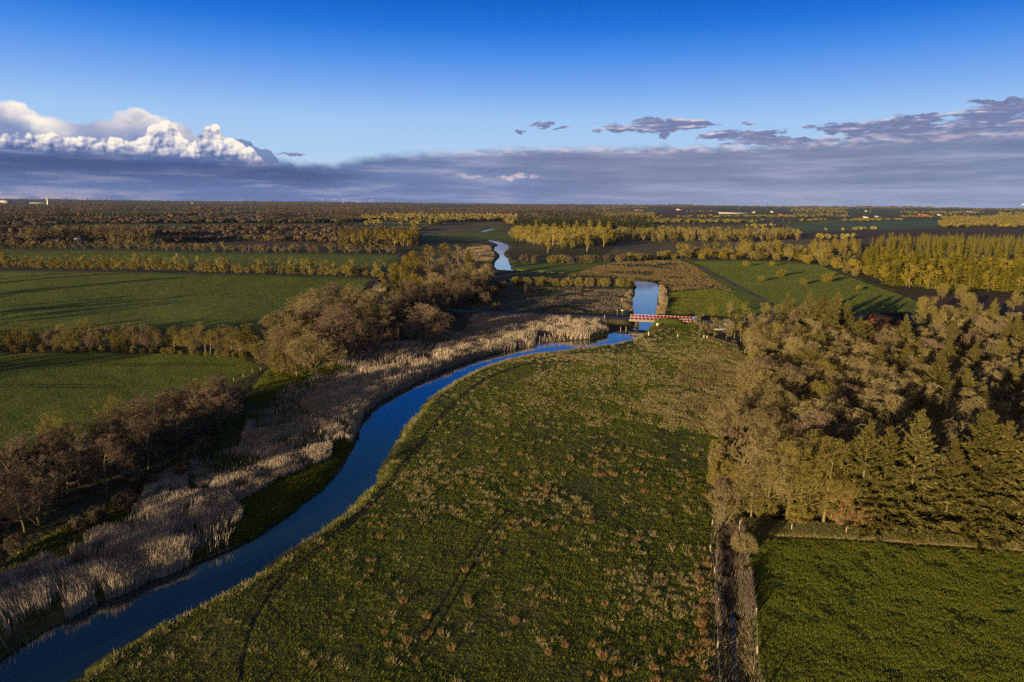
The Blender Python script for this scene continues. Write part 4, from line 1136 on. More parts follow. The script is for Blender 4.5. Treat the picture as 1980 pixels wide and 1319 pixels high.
# hedge and belt run on unseen; taller trees are added to bar the fields with shade
def _gl(x0, y0, x1, y1, n, j, seed):
    r = np.random.default_rng(seed); t = np.sort(r.random(n))
    return np.stack([x0 + (x1 - x0) * t + r.normal(0, j, n), y0 + (y1 - y0) * t + r.normal(0, j, n)], 1)
bulk('added_shade_trees', np.vstack([_gl(-285, 300, -560, 400, 11, 3, 71), _gl(-330, 395, -520, 470, 3, 5, 76)]), L_POPLAR, (.62, .82), ['twig_dark', 'twig_red'], 'tall unseen trees added left of the broad field to throw bars of shade', 75)
bulk('hedge_trees', np.vstack([_gl(-168, 165, -300, 205, 8, 2, 72), _gl(-210, 262, -330, 268, 9, 2, 73), _gl(-150, 128, -240, 150, 5, 2, 74)]), L_BROAD, (.95, 1.35), ['twig_dark', 'twig_red'], 'bare trees round the nearest left field, past the picture', 77)
# ---- hedgerows --------------------------------------------------------------
for x, y in np.vstack([row([(-160, 686), (0, 679), (150, 678), (300, 679), (420, 684), (505, 694)], 3.6, across=1.6, seed=41), row([(-160, 678), (0, 672), (200, 671), (400, 675), (510, 684)], 4.5, across=1.5, seed=42)]):
    big = RNG.random() < .4
    plant(pick(P_BROAD) if big else pick(P_MULTI), 'hedgerow_tree' if big else 'hazel', x, y, U(.60, .80) if big else U(.50, .70),
          (('spreading bare tree in the hedgerow between the two near left fields', 'bushy multi-stemmed hazel in the hedgerow between the two near left fields')[not big], 'tree', 'near hedgerow, ' + ('spreading trees' if big else 'hazels')), (None, pick([None, M['twig_red'], M['twig_olive'], M['bud']])), w=1.25)
for x, y in row([(-120, 684), (0, 682), (250, 682), (480, 694)], 3.4, across=.6, seed=43):
    plant(pick(P_SHRUB), 'shrub', x, y, U(.35, .6), ('low scrub bush along the foot of the near hedgerow', 'shrub', 'scrub under the near hedgerow'), (None, pick([M['twig_olive'], M['bud'], None])))
for x, y in np.vstack([row([(-120, 514), (0, 517), (200, 520), (420, 526), (560, 529), (740, 534)], 6.0, across=2.5, seed=44)]):
    plant(pick(L_BROAD), 'hedgerow_tree', x, y, U(.7, 1.15), ('bare tree in the hedge along the lane across the left fields', 'tree', 'trees along the lane'), (None, M['twig_olive']))
for x, y in row([(-120, 515), (0, 518), (200, 521), (420, 527), (560, 530), (740, 535)], 5.2, across=1.5, seed=45):
    plant(pick(L_SHRUB), 'shrub', x, y, U(.8, 1.3), ('olive bush in the hedge along the lane across the left fields', 'shrub', 'bushes along the lane'), (None, M['twig_olive']))
for x, y in np.vstack([row([(-120, 478), (0, 480), (200, 482), (400, 486), (600, 489), (770, 490)], 6.0, across=4, seed=46)]):
    plant(pick(L_BROAD), 'hedgerow_tree', x, y, U(.55, .95), ('bare tree in the hedge behind the far left field', 'tree', 'trees behind the far left field'), (None, pick([M['twig_olive'], None, M['twig_red']])), w=1.5)
for px, py, h, c in ((700, 505, 9, 1), (738, 527, 11, 2), (668, 510, 9, 0), (645, 508, 8, 1)):
    x, y = top_at(px, py, h); plant(L_BROAD[c], 'hedgerow_tree', x, y, h / 11, ('taller pale tree at the right end of the lane hedge', 'tree', 'right end of the lane hedge'), (None, M['twig_gold']))

# ---- willow rows and bushes beyond the bridge -------------------------------
for x, y in row([(985, 553), (1060, 553), (1140, 554), (1226, 556)], 4.0, across=2.5, seed=51):
    plant(pick(P_SHRUB), 'willow', x, y, U(1.0, 1.4), ('rounded willow bush in the row across the middle marsh', 'shrub', 'willow row in the middle marsh'), (None, pick([M['twig_olive'], M['twig_olive'], M['twig']])))
for x, y in row([(1000, 508), (1060, 509), (1130, 508), (1200, 507), (1262, 503)], 5.5, across=5, seed=52):
    plant(pick(L_SHRUB), 'willow', x, y, U(1.0, 1.5), ('dark willow in the row beyond the river bend', 'shrub', 'willow row beyond the bend'), (None, pick([M['twig_dark'], M['twig_dark'], M['twig_olive']])))
for x, y in scatter([(1262, 503), (1300, 494), (1330, 490), (1480, 488), (1590, 496), (1640, 512), (1690, 535), (1660, 540), (1600, 516), (1540, 505), (1470, 503), (1340, 502)], 12, seed=53):
    plant(pick(L_SHRUB + L_BROAD[:1]), 'shrub', x, y, U(.9, 1.5), ('golden olive bush in the scrub behind the bright green field', 'shrub', 'scrub behind the bright field'), (None, pick([M['twig_gold'], M['twig_olive'], M['twig_olive']])))
for px, py, s, lab in ((1472, 544, .75, 'small round bush on the left of the bright green field'), (1511, 535, 1.1, 'upright bush in the middle of the bright green field'), (1552, 551, .85, 'pale low bush at the near side of the bright green field'), (1597, 547, 1.15, 'largest rounded bush on the bright green field'),
                       (1608, 534, .6, 'tiny bush beside the dirt track on the bright green field'), (1660, 562, .65, 'small bush in the shaded corner of the bright green field'), (1441, 515, .9, 'bush at the top side of the bright green field, left'), (1492, 514, .8, 'bush at the top side of the bright green field, middle'), (1562, 511, .8, 'bush at the top corner of the bright green field by the track')):
    x, y = at1(px, py)[0][:2]; plant(L_SHRUB[0], 'field_bush', x, y, s, (lab, 'shrub', None), (None, M['twig_gold']))
x, y = at1(1427, 482)[0][:2]; plant(L_SPRUCE[0], 'spruce', x, y, .85, ('lone dark green conifer on the pale stubble field', 'spruce', None), (None, M['needle']))

# ---- golden poplars and the strip woods -------------------------------------
for px, py, h in ((1070, 434, 26), (1092, 426, 30), (1110, 424, 31), (1128, 430, 28), (1146, 421, 32), (1160, 424, 31), (1176, 426, 30), (1040, 422, 28), (1020, 432, 24), (1060, 445, 20), (1136, 444, 21), (1168, 442, 22)):
    x, y = top_at(px, py, h)
    plant(pick(L_POPLAR), 'poplar', x, y, h / 26, ('tall golden poplar in the stand right of the far river', 'tree', 'golden poplars'), (M['trunk_pale'], M['twig_gold']))
bulk('bare_wood', scatter([(985, 462), (1000, 452), (1060, 450), (1190, 460), (1190, 474), (1100, 484), (1050, 478)], 13, seed=61), L_BROAD, (1.0, 1.6), ['twig_gold', 'twig_olive', 'twig_olive'], 'olive bare wood around the foot of the golden poplars', 61)
_sp = scatter([(1190, 467), (1200, 455), (1540, 456), (1548, 464), (1420, 470), (1320, 468)], 15, seed=62)
_cf = np.random.default_rng(62).random(len(_sp)) < .5
for x, y in _sp[_cf]:
    plant(pick(L_SPRUCE), 'conifer', x, y, U(.9, 1.2), ('dark conifer in the strip wood behind the pale stubble field', 'conifer', 'strip wood conifers'), (None, M['needle']))
bulk('bare_wood', _sp[~_cf], L_BROAD, (1.1, 1.6), ['twig', 'twig_olive'], 'brown bare trees of the strip wood behind the pale stubble field', 62)
_sp = scatter([(655, 472), (665, 464), (790, 463), (812, 472), (800, 478), (700, 476)], 11, seed=63)
_cf = np.random.default_rng(63).random(len(_sp)) < .6
for x, y in _sp[_cf]:
    plant(pick(L_SPRUCE), 'conifer', x, y, U(.9, 1.15), ('dark conifer in the block left of the far river valley', 'conifer', 'valley block conifers'), (None, M['needle']))
for x, y in _sp[~_cf]:
    plant(pick(L_BROAD), 'birch', x, y, U(1.2, 1.6), ('pale bare birch in the block left of the far river valley', 'tree', 'valley block birches'), (M['trunk_pale'], M['twig_gold']))
x, y = at1(806, 473)[0][:2]; plant(L_POPLAR[0], 'poplar', x, y, 1.1, ('pale bushy poplar at the right end of the dark conifer block', 'tree', None), (None, M['twig_gold']))
_sp = scatter([(1655, 502), (1690, 540), (1720, 553), (1790, 560), (1980, 566), (2140, 574), (2140, 538), (1900, 524), (1750, 512)], 7.5, seed=64)
_a, _b, _ = proj(np.c_[_sp, np.ones(len(_sp))])
_sp = _sp[_a < 2050]; _b = _b[_a < 2050]
_front = np.argsort(-_b)
for k, i in enumerate(_front[:230]):
    x, y = _sp[i]
    if RNG.random() < .68: plant(pick(L_LARCH), 'larch', x, y, U(.85, 1.12), ('yellowish larch in the front of the plantation behind the dark ploughed field', 'conifer', 'near plantation larches'), (None, M['needle_gold']), w=1.55)
    else: plant(pick(L_BROAD), 'birch', x, y, U(1.0, 1.4), ('golden bare birch among the larches behind the dark ploughed field', 'tree', 'near plantation birches'), (None, M['twig_gold']))
bulk('larch_wood', _sp[_front[230:]], L_LARCH, (.85, 1.1), ['needle_gold', 'needle_gold', 'twig_gold'], 'back rows of the yellowish larch plantation behind the ploughed field', 64)
bulk('larch_wood', scatter([(1680, 482), (1720, 491), (1980, 499), (2130, 505), (2130, 478), (1900, 472), (1720, 470)], 14, seed=65), L_LARCH + L_SPRUCE[:1], (.8, 1.05), ['needle_gold', 'needle_gold', 'needle'], 'yellow-green conifer wood at the back on the right', 65)
bulk('bare_wood', scatter([(1555, 488), (1575, 478), (1660, 476), (1660, 492), (1600, 498)], 12, seed=66), L_BROAD + L_LARCH, (.8, 1.1), ['twig_gold', 'twig_olive'], 'olive copse between the stubble and the right plantation', 66)
bulk('bare_wood', scatter([(20, 477), (60, 466), (170, 458), (290, 459), (300, 472), (230, 474), (160, 468), (110, 470)], 12, seed=67), L_BROAD, (1.2, 1.8), ['twig', 'far_wood', 'twig_red'], 'large brown bare trees around the white farmhouse on the left', 67)
for x, y in row([(300, 467), (400, 465), (520, 466), (650, 467)], 11, across=4, seed=68):
    plant(pick(L_SHRUB), 'shrub', x, y, U(1.0, 1.6), ('olive bush in the hedge behind the far brown field on the left', 'shrub', 'hedge behind the brown field'), (None, M['twig_olive']))

# ------------------------------------------------------------------ distant woods (each reads as one mass)
def tmpl_bare(seed, n=40):
    r = np.random.default_rng(seed)
    u = norm(r.normal(size=(n, 3)) + [0, 0, .35])
    c = u * (r.uniform(.72, 1.05, (n, 1))) * [4.6, 4.6, 4.2] + [0, 0, 6.2]
    u = norm(u + r.normal(0, .28, (n, 3)))
    t = norm(np.cross(u, r.normal(size=(n, 3)))); w = np.cross(u, t)
    s_ = r.uniform(1.3, 2.3, (n, 1))
    return np.stack([c + t * s_, c - t * s_ * .6 + w * s_ * .9, c - t * s_ * .6 - w * s_ * .9], 1)
def tmpl_fir(seed, n=36):
    r = np.random.default_rng(seed)
    t = np.linspace(0, 1, n); th = r.uniform(0, 6.283, n)
    rad = 3.0 * (1 - t) + .15
    tip = np.stack([np.cos(th) * rad, np.sin(th) * rad, 1.5 + t * 12.5], 1)
    ax = np.stack([0 * t, 0 * t, 3.5 + t * 12], 1)
    sd = np.stack([-np.sin(th), np.cos(th), 0 * t], 1) * (1.0 * (1 - t) + .3)[:, None]
    return np.stack([ax, tip - sd - [0, 0, .8], tip + sd - [0, 0, .8]], 1)
TB = [tmpl_bare(i) for i in range(6)]; TF = [tmpl_fir(i) for i in range(4)]

def mass(name, X, Y, hs, tm, mat, label, seed, wide=1.0):
    r = np.random.default_rng(seed)
    Z = gz(X, Y)
    out = []
    for i in range(len(X)):
        t = tm[i % len(tm)]
        a = r.uniform(0, 6.283); ca, sa = math.cos(a), math.sin(a)
        m = np.array([[ca, -sa, 0], [sa, ca, 0], [0, 0, 1]]) * (hs[i] / 11.0)
        m[0] *= wide; m[1] *= wide
        out.append(t.reshape(-1, 3) @ m.T + [X[i], Y[i], Z[i]])
    V = np.vstack(out)
    o = link(name, mesh(name, V, np.arange(len(V)).reshape(-1, 3), mat))
    tag(o, label, 'woodland', kind='stuff')
    return o

_valley = [(806, 474), (812, 450), (830, 440), (880, 430), (975, 428), (985, 440), (965, 446), (1010, 455), (1060, 470), (1000, 480), (960, 470), (900, 478)]
_clear = [p for n, m_, p in ZONES if n in ('field', 'ploughed_field', 'stubble_field', 'valley_grass', 'tussock_slope') and np.mean([q[1] for q in p]) < 500] + [_valley]
_clear += [[(1385, 406), (1530, 404), (1530, 417), (1385, 419)], [(0, 384), (100, 384), (100, 397), (0, 397)], [(540, 417), (600, 417), (600, 427), (540, 427)], [(1640, 404), (1740, 404), (1740, 426), (1640, 426)]]
def far_spots(n, x0, x1, y0, y1, thr, seed, sx=70., sy=5.5):
    r = np.random.default_rng(seed)
    px = r.uniform(x0, x1, n); py = y0 + (y1 - y0) * r.random(n)
    k = fbm(px / sx, py / sy, seed, 3) > thr
    px, py = px[k], py[k]
    hor = 395 + (px - 990) * 0.0091
    k = py > hor - 6
    px, py = px[k], py[k]
    P, s = at(px, py)
    a, b, _ = proj(P)
    k = np.ones(len(P), bool)
    for c in _clear: k &= ~inpoly(a, b, c)
    k &= np.hypot(P[:, 0], P[:, 1]) < 17500
    return P[k], r
def grow_far(name, label, n, x0, x1, y0, y1, thr, tm, mat, seed, h=(8, 12), wide=1.0, sx=70., sy=5.5):
    P, r = far_spots(n, x0, x1, y0, y1, thr, seed, sx, sy)
    d = np.hypot(P[:, 0], P[:, 1])
    hs = r.uniform(*h, len(P)) * np.clip(d / 6000, 1, 1.25)
    w = wide
    mass(name, P[:, 0], P[:, 1], hs, tm, mat, label, seed, w)
    return P

grow_far('distant_woodland', 'brown leafless woods reaching to the skyline left of the river', 10500, -80, 700, 388, 432, .44, TB, M['far_wood'], 201, wide=1.6, sx=170, sy=3.0)
grow_far('distant_woodland', 'reddish leafless woods and hedges in the middle of the far plain', 10500, 500, 1250, 391, 432, .44, TB, M['far_wood'], 202, wide=1.6, sx=170, sy=3.0)
grow_far('distant_woodland', 'low hedges and copses on the far plain to the right', 7000, 1150, 2060, 396, 434, .55, TB, M['twig_olive'], 203, wide=1.5, sx=200, sy=2.2)
grow_far('distant_woodland', 'brown copses before the far left fields', 6500, -60, 880, 425, 476, .52, TB, M['far_wood'], 204, h=(6, 9), wide=1.5, sx=230, sy=3.2)
grow_far('distant_conifers', 'dark conifer woods scattered through the far plain on the left', 2600, -60, 1000, 398, 440, .62, TF, M['needle_dark'], 205, h=(10, 15), sx=60, sy=6)
grow_far('distant_conifers', 'dark conifer wood behind the golden poplars', 1500, 1000, 1260, 412, 446, .45, TF, M['needle_dark'], 206, h=(11, 15), sx=70, sy=12)
grow_far('distant_conifers', 'dark conifer copses on the far right plain', 700, 1260, 2060, 404, 440, .66, TF, M['needle'], 207, h=(9, 13), sx=60, sy=6)
grow_far('distant_woodland', 'bare copse behind the bluish field near the right side', 900, 1815, 2080, 412, 442, .30, TB, M['twig_olive'], 208, h=(11, 16), sx=60, sy=20)
grow_far('distant_woodland', 'trees between the strip wood and the right plantation', 700, 1240, 1700, 436, 470, .55, TB, M['twig_olive'], 209, h=(6, 10))
grow_far('distant_woodland', 'bare wood behind the far river valley', 900, 700, 1000, 418, 436, .30, TB, M['twig_olive'], 210, h=(10, 15), sx=60, sy=15)
# the very last ridges
def ridge(name, label, y_off, n, mat, seed, h):
    r = np.random.default_rng(seed)
    px = r.uniform(-80, 2060, n)
    hor = 395 + (px - 990) * 0.0091
    P, s = at(px, hor + r.uniform(y_off - 1.5, y_off + 1.5, n))
    k = (np.hypot(P[:, 0], P[:, 1]) < 17800)
    P = P[k]
    mass(name, P[:, 0], P[:, 1], r.uniform(*h, len(P)), TB, mat, label, seed, 3.5)
ridge('distant_woodland', 'dark wooded ridges along the very skyline', -2.0, 1500, M['twig_dark'], 221, (12, 20))
ridge('distant_woodland', 'dark woods on the far slopes just under the skyline', 1.0, 1500, M['twig_dark'], 222, (11, 17))

# ------------------------------------------------------------------ grasses and reeds (uncountable)
def area(poly_px, n, seed, dens=None):
    """n random spots in an area of ground"""
    P = gp(*poly_px); r = np.random.default_rng(seed)
    lo, hi = P.min(0), P.max(0); X = []; Y = []; got = 0
    for _ in range(60):
        x = r.uniform(lo[0], hi[0], n); y = r.uniform(lo[1], hi[1], n)
        k = inpoly(x, y, P)
        if dens is not None: k &= r.random(n) < dens(x, y)
        X.append(x[k]); Y.append(y[k]); got += k.sum()
        if got >= n: break
    return np.concatenate(X)[:n], np.concatenate(Y)[:n], r

def tufts(name, X, Y, r, k, h, spread, w, mat, label, cat='grass', lean=(0, 0), splay=.6):
    """clumps of k blades"""
    n = len(X)
    Z = gz(X, Y)
    ok = Z > 0.06
    if name in ('meadow_grass', 'pale_tussocks', 'crop_blades', 'bank_grass'):     # nothing stands in the wheel ruts
        for q in RUTS:
            lo, hi = q.min(0) - 1, q.max(0) + 1
            m = np.where((X > lo[0]) & (X < hi[0]) & (Y > lo[1]) & (Y < hi[1]))[0]
            if len(m): ok[m[polydist(X[m], Y[m], q, False) < .30 + .25 * (fbm(X[m] / 2, Y[m] / 2, 131, 2) - .5)]] = False
    X, Y, Z = X[ok], Y[ok], Z[ok]; n = len(X)
    sc_ = r.uniform(.6, 1.3, n)
    th = r.uniform(0, 6.283, (n, k)); rd = np.sqrt(r.random((n, k))) * spread * sc_[:, None]
    bx = X[:, None] + np.cos(th) * rd; by = Y[:, None] + np.sin(th) * rd
    hh = r.uniform(*h, (n, k)) * sc_[:, None]
    P0 = np.stack([bx, by, np.repeat(Z[:, None], k, 1) - .05], -1)
    P1 = np.stack([bx + np.cos(th) * splay * hh + lean[0] * hh + r.normal(0, .1, hh.shape) * hh, by + np.sin(th) * splay * hh + lean[1] * hh + r.normal(0, .1, hh.shape) * hh, P0[..., 2] + hh], -1)
    V, F = blades(P0.reshape(-1, 3), P1.reshape(-1, 3), r.uniform(.7, 1.3, n * k) * w, r)
    o = link(name, mesh(name, V, F, mat))
    tag(o, label, cat, kind='stuff')
    return o

# reeds: in clumps whose lean swirls from place to place
def reeds(name, poly, n, seed, label, h=(1.5, 2.5), w=.07, thr=.38, mat='reed', cl=.5, patch=9.):
    X, Y, r = area(poly, n, seed, lambda x, y: np.clip((fbm(x / patch, y / patch, seed + 5, 3) - thr) * 5 + .15, 0, 1) * np.clip((fbm(x / 14, y / 14, seed + 3, 2) - .30) * 6, .05, 1))
    Z = gz(X, Y); ok = Z > -0.15
    X, Y, Z = X[ok], Y[ok], Z[ok]; n = len(X)
    a = fbm(X / 14, Y / 14, seed + 9, 2) * 12; m = .05 + .20 * fbm(X / 5, Y / 5, seed + 11, 2)
    hh = r.uniform(*h, n) * (.5 + .9 * fbm(X / 4, Y / 4, seed + 13, 2))
    P0 = np.stack([X, Y, Z - .05], 1)
    P1 = P0 + np.stack([np.cos(a) * m * hh + r.normal(0, .12, n) * hh, np.sin(a) * m * hh + r.normal(0, .12, n) * hh, hh], 1)
    mid = P0 * .5 + P1 * .5 - np.stack([np.cos(a) * m * hh * .15, np.sin(a) * m * hh * .15, 0 * hh], 1)
    sd = norm(np.cross(P1 - P0, r.normal(size=P0.shape))) * (r.uniform(.6, 1.4, n) * w / 2)[:, None]
    V = np.stack([P0 - sd, P0 + sd, mid + sd, mid - sd, P1], 1).reshape(-1, 3)
    b = np.arange(n)[:, None] * 5
    o = link(name, mesh(name, V, [b + [0, 1, 2, 3], b + [3, 2, 4]], M[mat]))
    tag(o, label, 'reeds', kind='stuff')

reeds('reed_bed', [(-260, 1420), (0, 1282), (150, 1190), (330, 1112), (440, 1062), (470, 1000), (440, 960), (330, 985), (200, 1030), (100, 1090), (0, 1130), (-260, 1240)], 60000, 301, 'tall pale dry reeds on the left bank in the bottom corner', w=.055, thr=.34, patch=3.5)
reeds('reed_bed', [(250, 1000), (300, 930), (420, 880), (480, 870), (560, 880), (640, 860), (640, 890), (540, 930), (440, 985)], 30000, 302, 'thin pale reeds in the shade between the dark belt and the river', h=(1.0, 1.7), thr=.34, w=.06, patch=3.)
reeds('reed_bed', [(455, 885), (490, 805), (560, 748), (640, 728), (700, 716), (790, 735), (760, 760), (700, 805), (672, 850), (560, 880)], 48000, 303, 'grey shaded reeds on the inside of the river bend', h=(1.1, 1.9), thr=.30, w=.08, patch=4.)
reeds('reed_bed', [(650, 690), (700, 672), (830, 667), (900, 645), (915, 613), (1040, 614), (1172, 622), (1176, 644), (1140, 655), (1080, 661), (1000, 673), (930, 688), (870, 709), (800, 741), (770, 748), (720, 738), (655, 706)], 60000, 304, 'golden sunlit reed bed between the river and the road', h=(1.7, 2.7), w=.12, thr=.30)
reeds('reed_bed', [(682, 862), (704, 802), (752, 767), (802, 743), (872, 711), (932, 690), (1000, 674), (990, 668), (920, 683), (850, 706), (780, 738), (730, 766), (690, 800), (668, 855)], 16000, 305, 'band of reeds hugging the outer waterline of the bend', h=(1.3, 2.2), w=.09, thr=.2)
reeds('reed_bed', [(1228, 605), (1206, 606), (1200, 580), (1222, 560), (1231, 580)], 4200, 306, 'pale reeds on the left bank above the bridge', h=(.8, 1.7), w=.06, thr=.42, patch=5., mat='tan_reed')
reeds('reed_bed', [(1266, 612), (1284, 614), (1292, 585), (1288, 560), (1276, 553), (1273, 585)], 4600, 307, 'tall tan reeds on the right bank above the bridge', h=(1.0, 2.2), w=.06, thr=.42, patch=5., mat='tan_reed')
reeds('reed_bed', [(905, 600), (960, 560), (1010, 556), (1222, 560), (1222, 606), (1080, 606)], 12000, 308, 'sedge covering the middle marsh, shade put into its purplish brown', h=(.5, 1.0), w=.2, thr=.46, mat='sedge')
reeds('reed_bed', [(890, 497), (905, 478), (945, 474), (956, 490), (952, 507), (925, 503)], 9000, 309, 'pale straw reeds along the far river bend', h=(.3, .7), w=.2, thr=.40, patch=12., mat='tan_reed')
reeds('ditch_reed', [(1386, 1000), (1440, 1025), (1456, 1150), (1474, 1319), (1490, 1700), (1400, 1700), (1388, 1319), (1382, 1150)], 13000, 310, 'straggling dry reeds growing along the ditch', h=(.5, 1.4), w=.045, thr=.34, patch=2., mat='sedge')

# meadow, pasture and marsh swards
MEAD = [(1262, 640), (1345, 634), (1420, 668), (1464, 705), (1440, 790), (1412, 880), (1385, 985), (1380, 1100), (1384, 1319), (1390, 1400), (30, 1400), (140, 1322), (330, 1206), (560, 1070), (700, 964), (762, 860), (840, 762), (940, 708), (1080, 680), (1212, 660)]
bare = lambda x, y: np.clip((fbm(x / 9, y / 9, 60, 3) - .22) * 2.6, .15, 1) * np.clip(120 / (y + 1), .25, 1)
X, Y, r = area(MEAD, 40000, 401, bare); tufts('meadow_grass', X, Y, r, 10, (.11, .30), .28, .07, M['grass'], 'uneven short green grass of the grazed meadow')
pale = lambda x, y: (np.clip((fbm(x / 22, y / 22, 66, 2) - .46) * 7, .12, 1) * np.clip((fbm(x / 5, y / 5, 67, 2) - .36) * 5, 0, 1)) * (.45 + .55 * (y > 150))
X, Y, r = area(MEAD, 3600, 402, pale); tufts('pale_tussocks', X, Y, r, 38, (.24, .52), .40, .05, M['pale'], 'bleached grey tussock grass in drifts over the meadow', splay=.75)
UP = [(900, 800), (1010, 735), (1120, 695), (1230, 672), (1345, 648), (1420, 672), (1464, 708), (1440, 790), (1420, 850), (1300, 830), (1150, 800), (1050, 810), (930, 830)]
X, Y, r = area(UP, 2400, 403, lambda x, y: np.clip((fbm(x / 8, y / 8, 71, 3) - .36) * 4, .05, 1)); tufts('pale_tussocks', X, Y, r, 15, (.2, .5), .45, .09, M['pale'], 'dense tan tussock grass on the upper end of the meadow', splay=.75)
X, Y, r = area(UP, 6500, 415); tufts('meadow_grass', X, Y, r, 10, (.15, .36), .35, .10, M['grass'], 'green tussocky grass on the upper end of the meadow')
RU = [(1300, 760), (1330, 690), (1400, 668), (1462, 700), (1464, 735), (1440, 790), (1405, 850), (1330, 830)]
X, Y, r = area(RU, 1300, 404, lambda x, y: np.clip((fbm(x / 7, y / 7, 72, 3) - .40) * 5, .05, 1)); tufts('russet_tussocks', X, Y, r, 22, (.25, .55), .5, .1, M['heather'], 'russet tussock grass drift beside the wood at the upper meadow', splay=.7)
PAST = [(1442, 1042), (1560, 1044), (1700, 1051), (1830, 1061), (1980, 1072), (2040, 1076), (2040, 1400), (1478, 1400), (1470, 1319), (1454, 1150)]
X, Y, r = area(PAST, 30000, 405, lambda x, y: np.clip((fbm(x / 2.0, y / 2.0, 80, 3) - .30) * 4, .15, 1)); tufts('pasture_grass', X, Y, r, 8, (.10, .27), .17, .05, M['lush'], 'long windswept green grass of the pasture', lean=(.25, .15), splay=.4)
VERGE = [(1436, 1006), (1560, 1012), (1700, 1022), (1850, 1032), (1980, 1040), (2040, 1046), (2040, 1072), (1980, 1064), (1830, 1054), (1700, 1045), (1560, 1038), (1440, 1032)]
X, Y, r = area(VERGE, 4500, 406); tufts('verge_grass', X, Y, r, 12, (.2, .5), .35, .06, M['tan_reed'], 'rank tan grass on the verge between wood and pasture', splay=.6)
X, Y, r = area(VERGE, 2500, 407); tufts('verge_grass', X, Y, r, 12, (.25, .6), .3, .07, M['grass'], 'green growth mixed into the verge along the wood', splay=.6)
MARSH = [(-200, 1330), (0, 1282), (330, 1112), (570, 990), (682, 862), (750, 768), (660, 690), (520, 715), (450, 800), (250, 950), (0, 1090), (-200, 1160)]
X, Y, r = area(MARSH, 20000, 408, lambda x, y: np.clip((fbm(x / 8, y / 8, 90, 3) - .30) * 4, .15, 1)); tufts('marsh_grass', X, Y, r, 9, (.2, .6), .35, .09, M['grass'], 'dark green growth on the marsh along the left bank')
BANK = [(330, 1108), (430, 1062), (480, 1043), (570, 984), (640, 929), (682, 860), (660, 845), (600, 890), (520, 930), (440, 975), (440, 1030)]
X, Y, r = area(BANK, 9000, 409); tufts('bank_herbs', X, Y, r, 10, (.2, .55), .3, .1, M['lush'], 'thick green herbs sloping to the water on the left bank', splay=.8)
BANK2 = [(140, 1322), (330, 1203), (470, 1130), (560, 1068), (640, 1013), (700, 963), (733, 916), (762, 858), (800, 803), (836, 763), (880, 735), (940, 706), (1010, 687), (1150, 669), (1240, 648), (1244, 653), (1150, 674), (1012, 692), (942, 712), (886, 741), (845, 770), (812, 808), (776, 862), (745, 925), (712, 970), (650, 1022), (570, 1078), (480, 1140), (340, 1214), (160, 1326)]
X, Y, r = area(BANK2, 2600, 410); tufts('bank_grass', X, Y, r, 10, (.25, .7), .3, .05, M['pale'], 'tall bleached grass fringing the right bank', splay=.6)
X, Y, r = area(BANK2, 2600, 411); tufts('bank_grass', X, Y, r, 10, (.2, .5), .3, .07, M['grass'], 'green grass fringing the right bank', splay=.6)
TUS = [(1095, 534), (1160, 514), (1230, 505), (1310, 502), (1345, 517), (1400, 552), (1420, 566), (1380, 557), (1300, 562), (1285, 550), (1262, 540), (1180, 533)]
X, Y, r = area(TUS, 5500, 412, lambda x, y: np.clip((fbm(x / 16, y / 16, 93, 3) - .34) * 4, .05, 1)); tufts('russet_tussocks', X, Y, r, 7, (.4, .9), .6, .32, M['heather'], 'russet tussock grass on the slope right of the far river bend', splay=.6)
FM = [(-60, 700), (0, 690), (400, 692), (470, 697), (500, 712), (420, 748), (330, 775), (150, 838), (0, 895), (-60, 910)]
X, Y, r = area(FM, 24000, 413, lambda x, y: np.clip((fbm(x / 6, y / 6, 95, 3) - .20) * 3, .3, 1)); tufts('crop_blades', X, Y, r, 6, (.08, .18), .3, .06, M['lush'], 'young green crop on the nearest left field', splay=.5)
for nm, poly, n, sd, lab in (('B', [(-120, 528), (0, 527), (300, 531), (560, 537), (715, 541), (690, 560), (640, 600), (540, 655), (0, 660), (-120, 665)], 26000, 421, 'young green crop on the broad rolling left field'),
                             ('C', [(-120, 486), (0, 487), (400, 492), (765, 496), (720, 520), (560, 516), (0, 505), (-120, 505)], 12000, 422, 'young green crop on the far left field behind the lane'),
                             ('L', [(1328, 506), (1470, 506), (1590, 514), (1680, 547), (1765, 576), (1740, 612), (1600, 618), (1500, 593), (1400, 535)], 16000, 423, 'bright green crop on the field right of the tussock slope')):
    X, Y, r = area(poly, int(n * 1.5), sd); tufts('crop_blades', X, Y, r, 6, (.10, .22), 1.1, .14, M['lush'], lab, splay=.4)
X, Y, r = area([(1278, 582), (1300, 566), (1380, 558), (1420, 570), (1455, 600), (1440, 614), (1360, 610), (1282, 612)], 7000, 424); tufts('meadow_grass', X, Y, r, 6, (.15, .35), .6, .2, M['grass'], 'rough green grass on the flat beside the reach above the bridge')
DE = [(1380, 1000), (1436, 1018), (1452, 1150), (1470, 1319), (1480, 1500), (1390, 1500), (1384, 1319), (1378, 1150)]
X, Y, r = area(DE, 1200, 414); tufts('ditch_grass', X, Y, r, 14, (.3, .8), .32, .045, M['pale'], 'matted straw-coloured grass along both ditch banks', splay=.7)
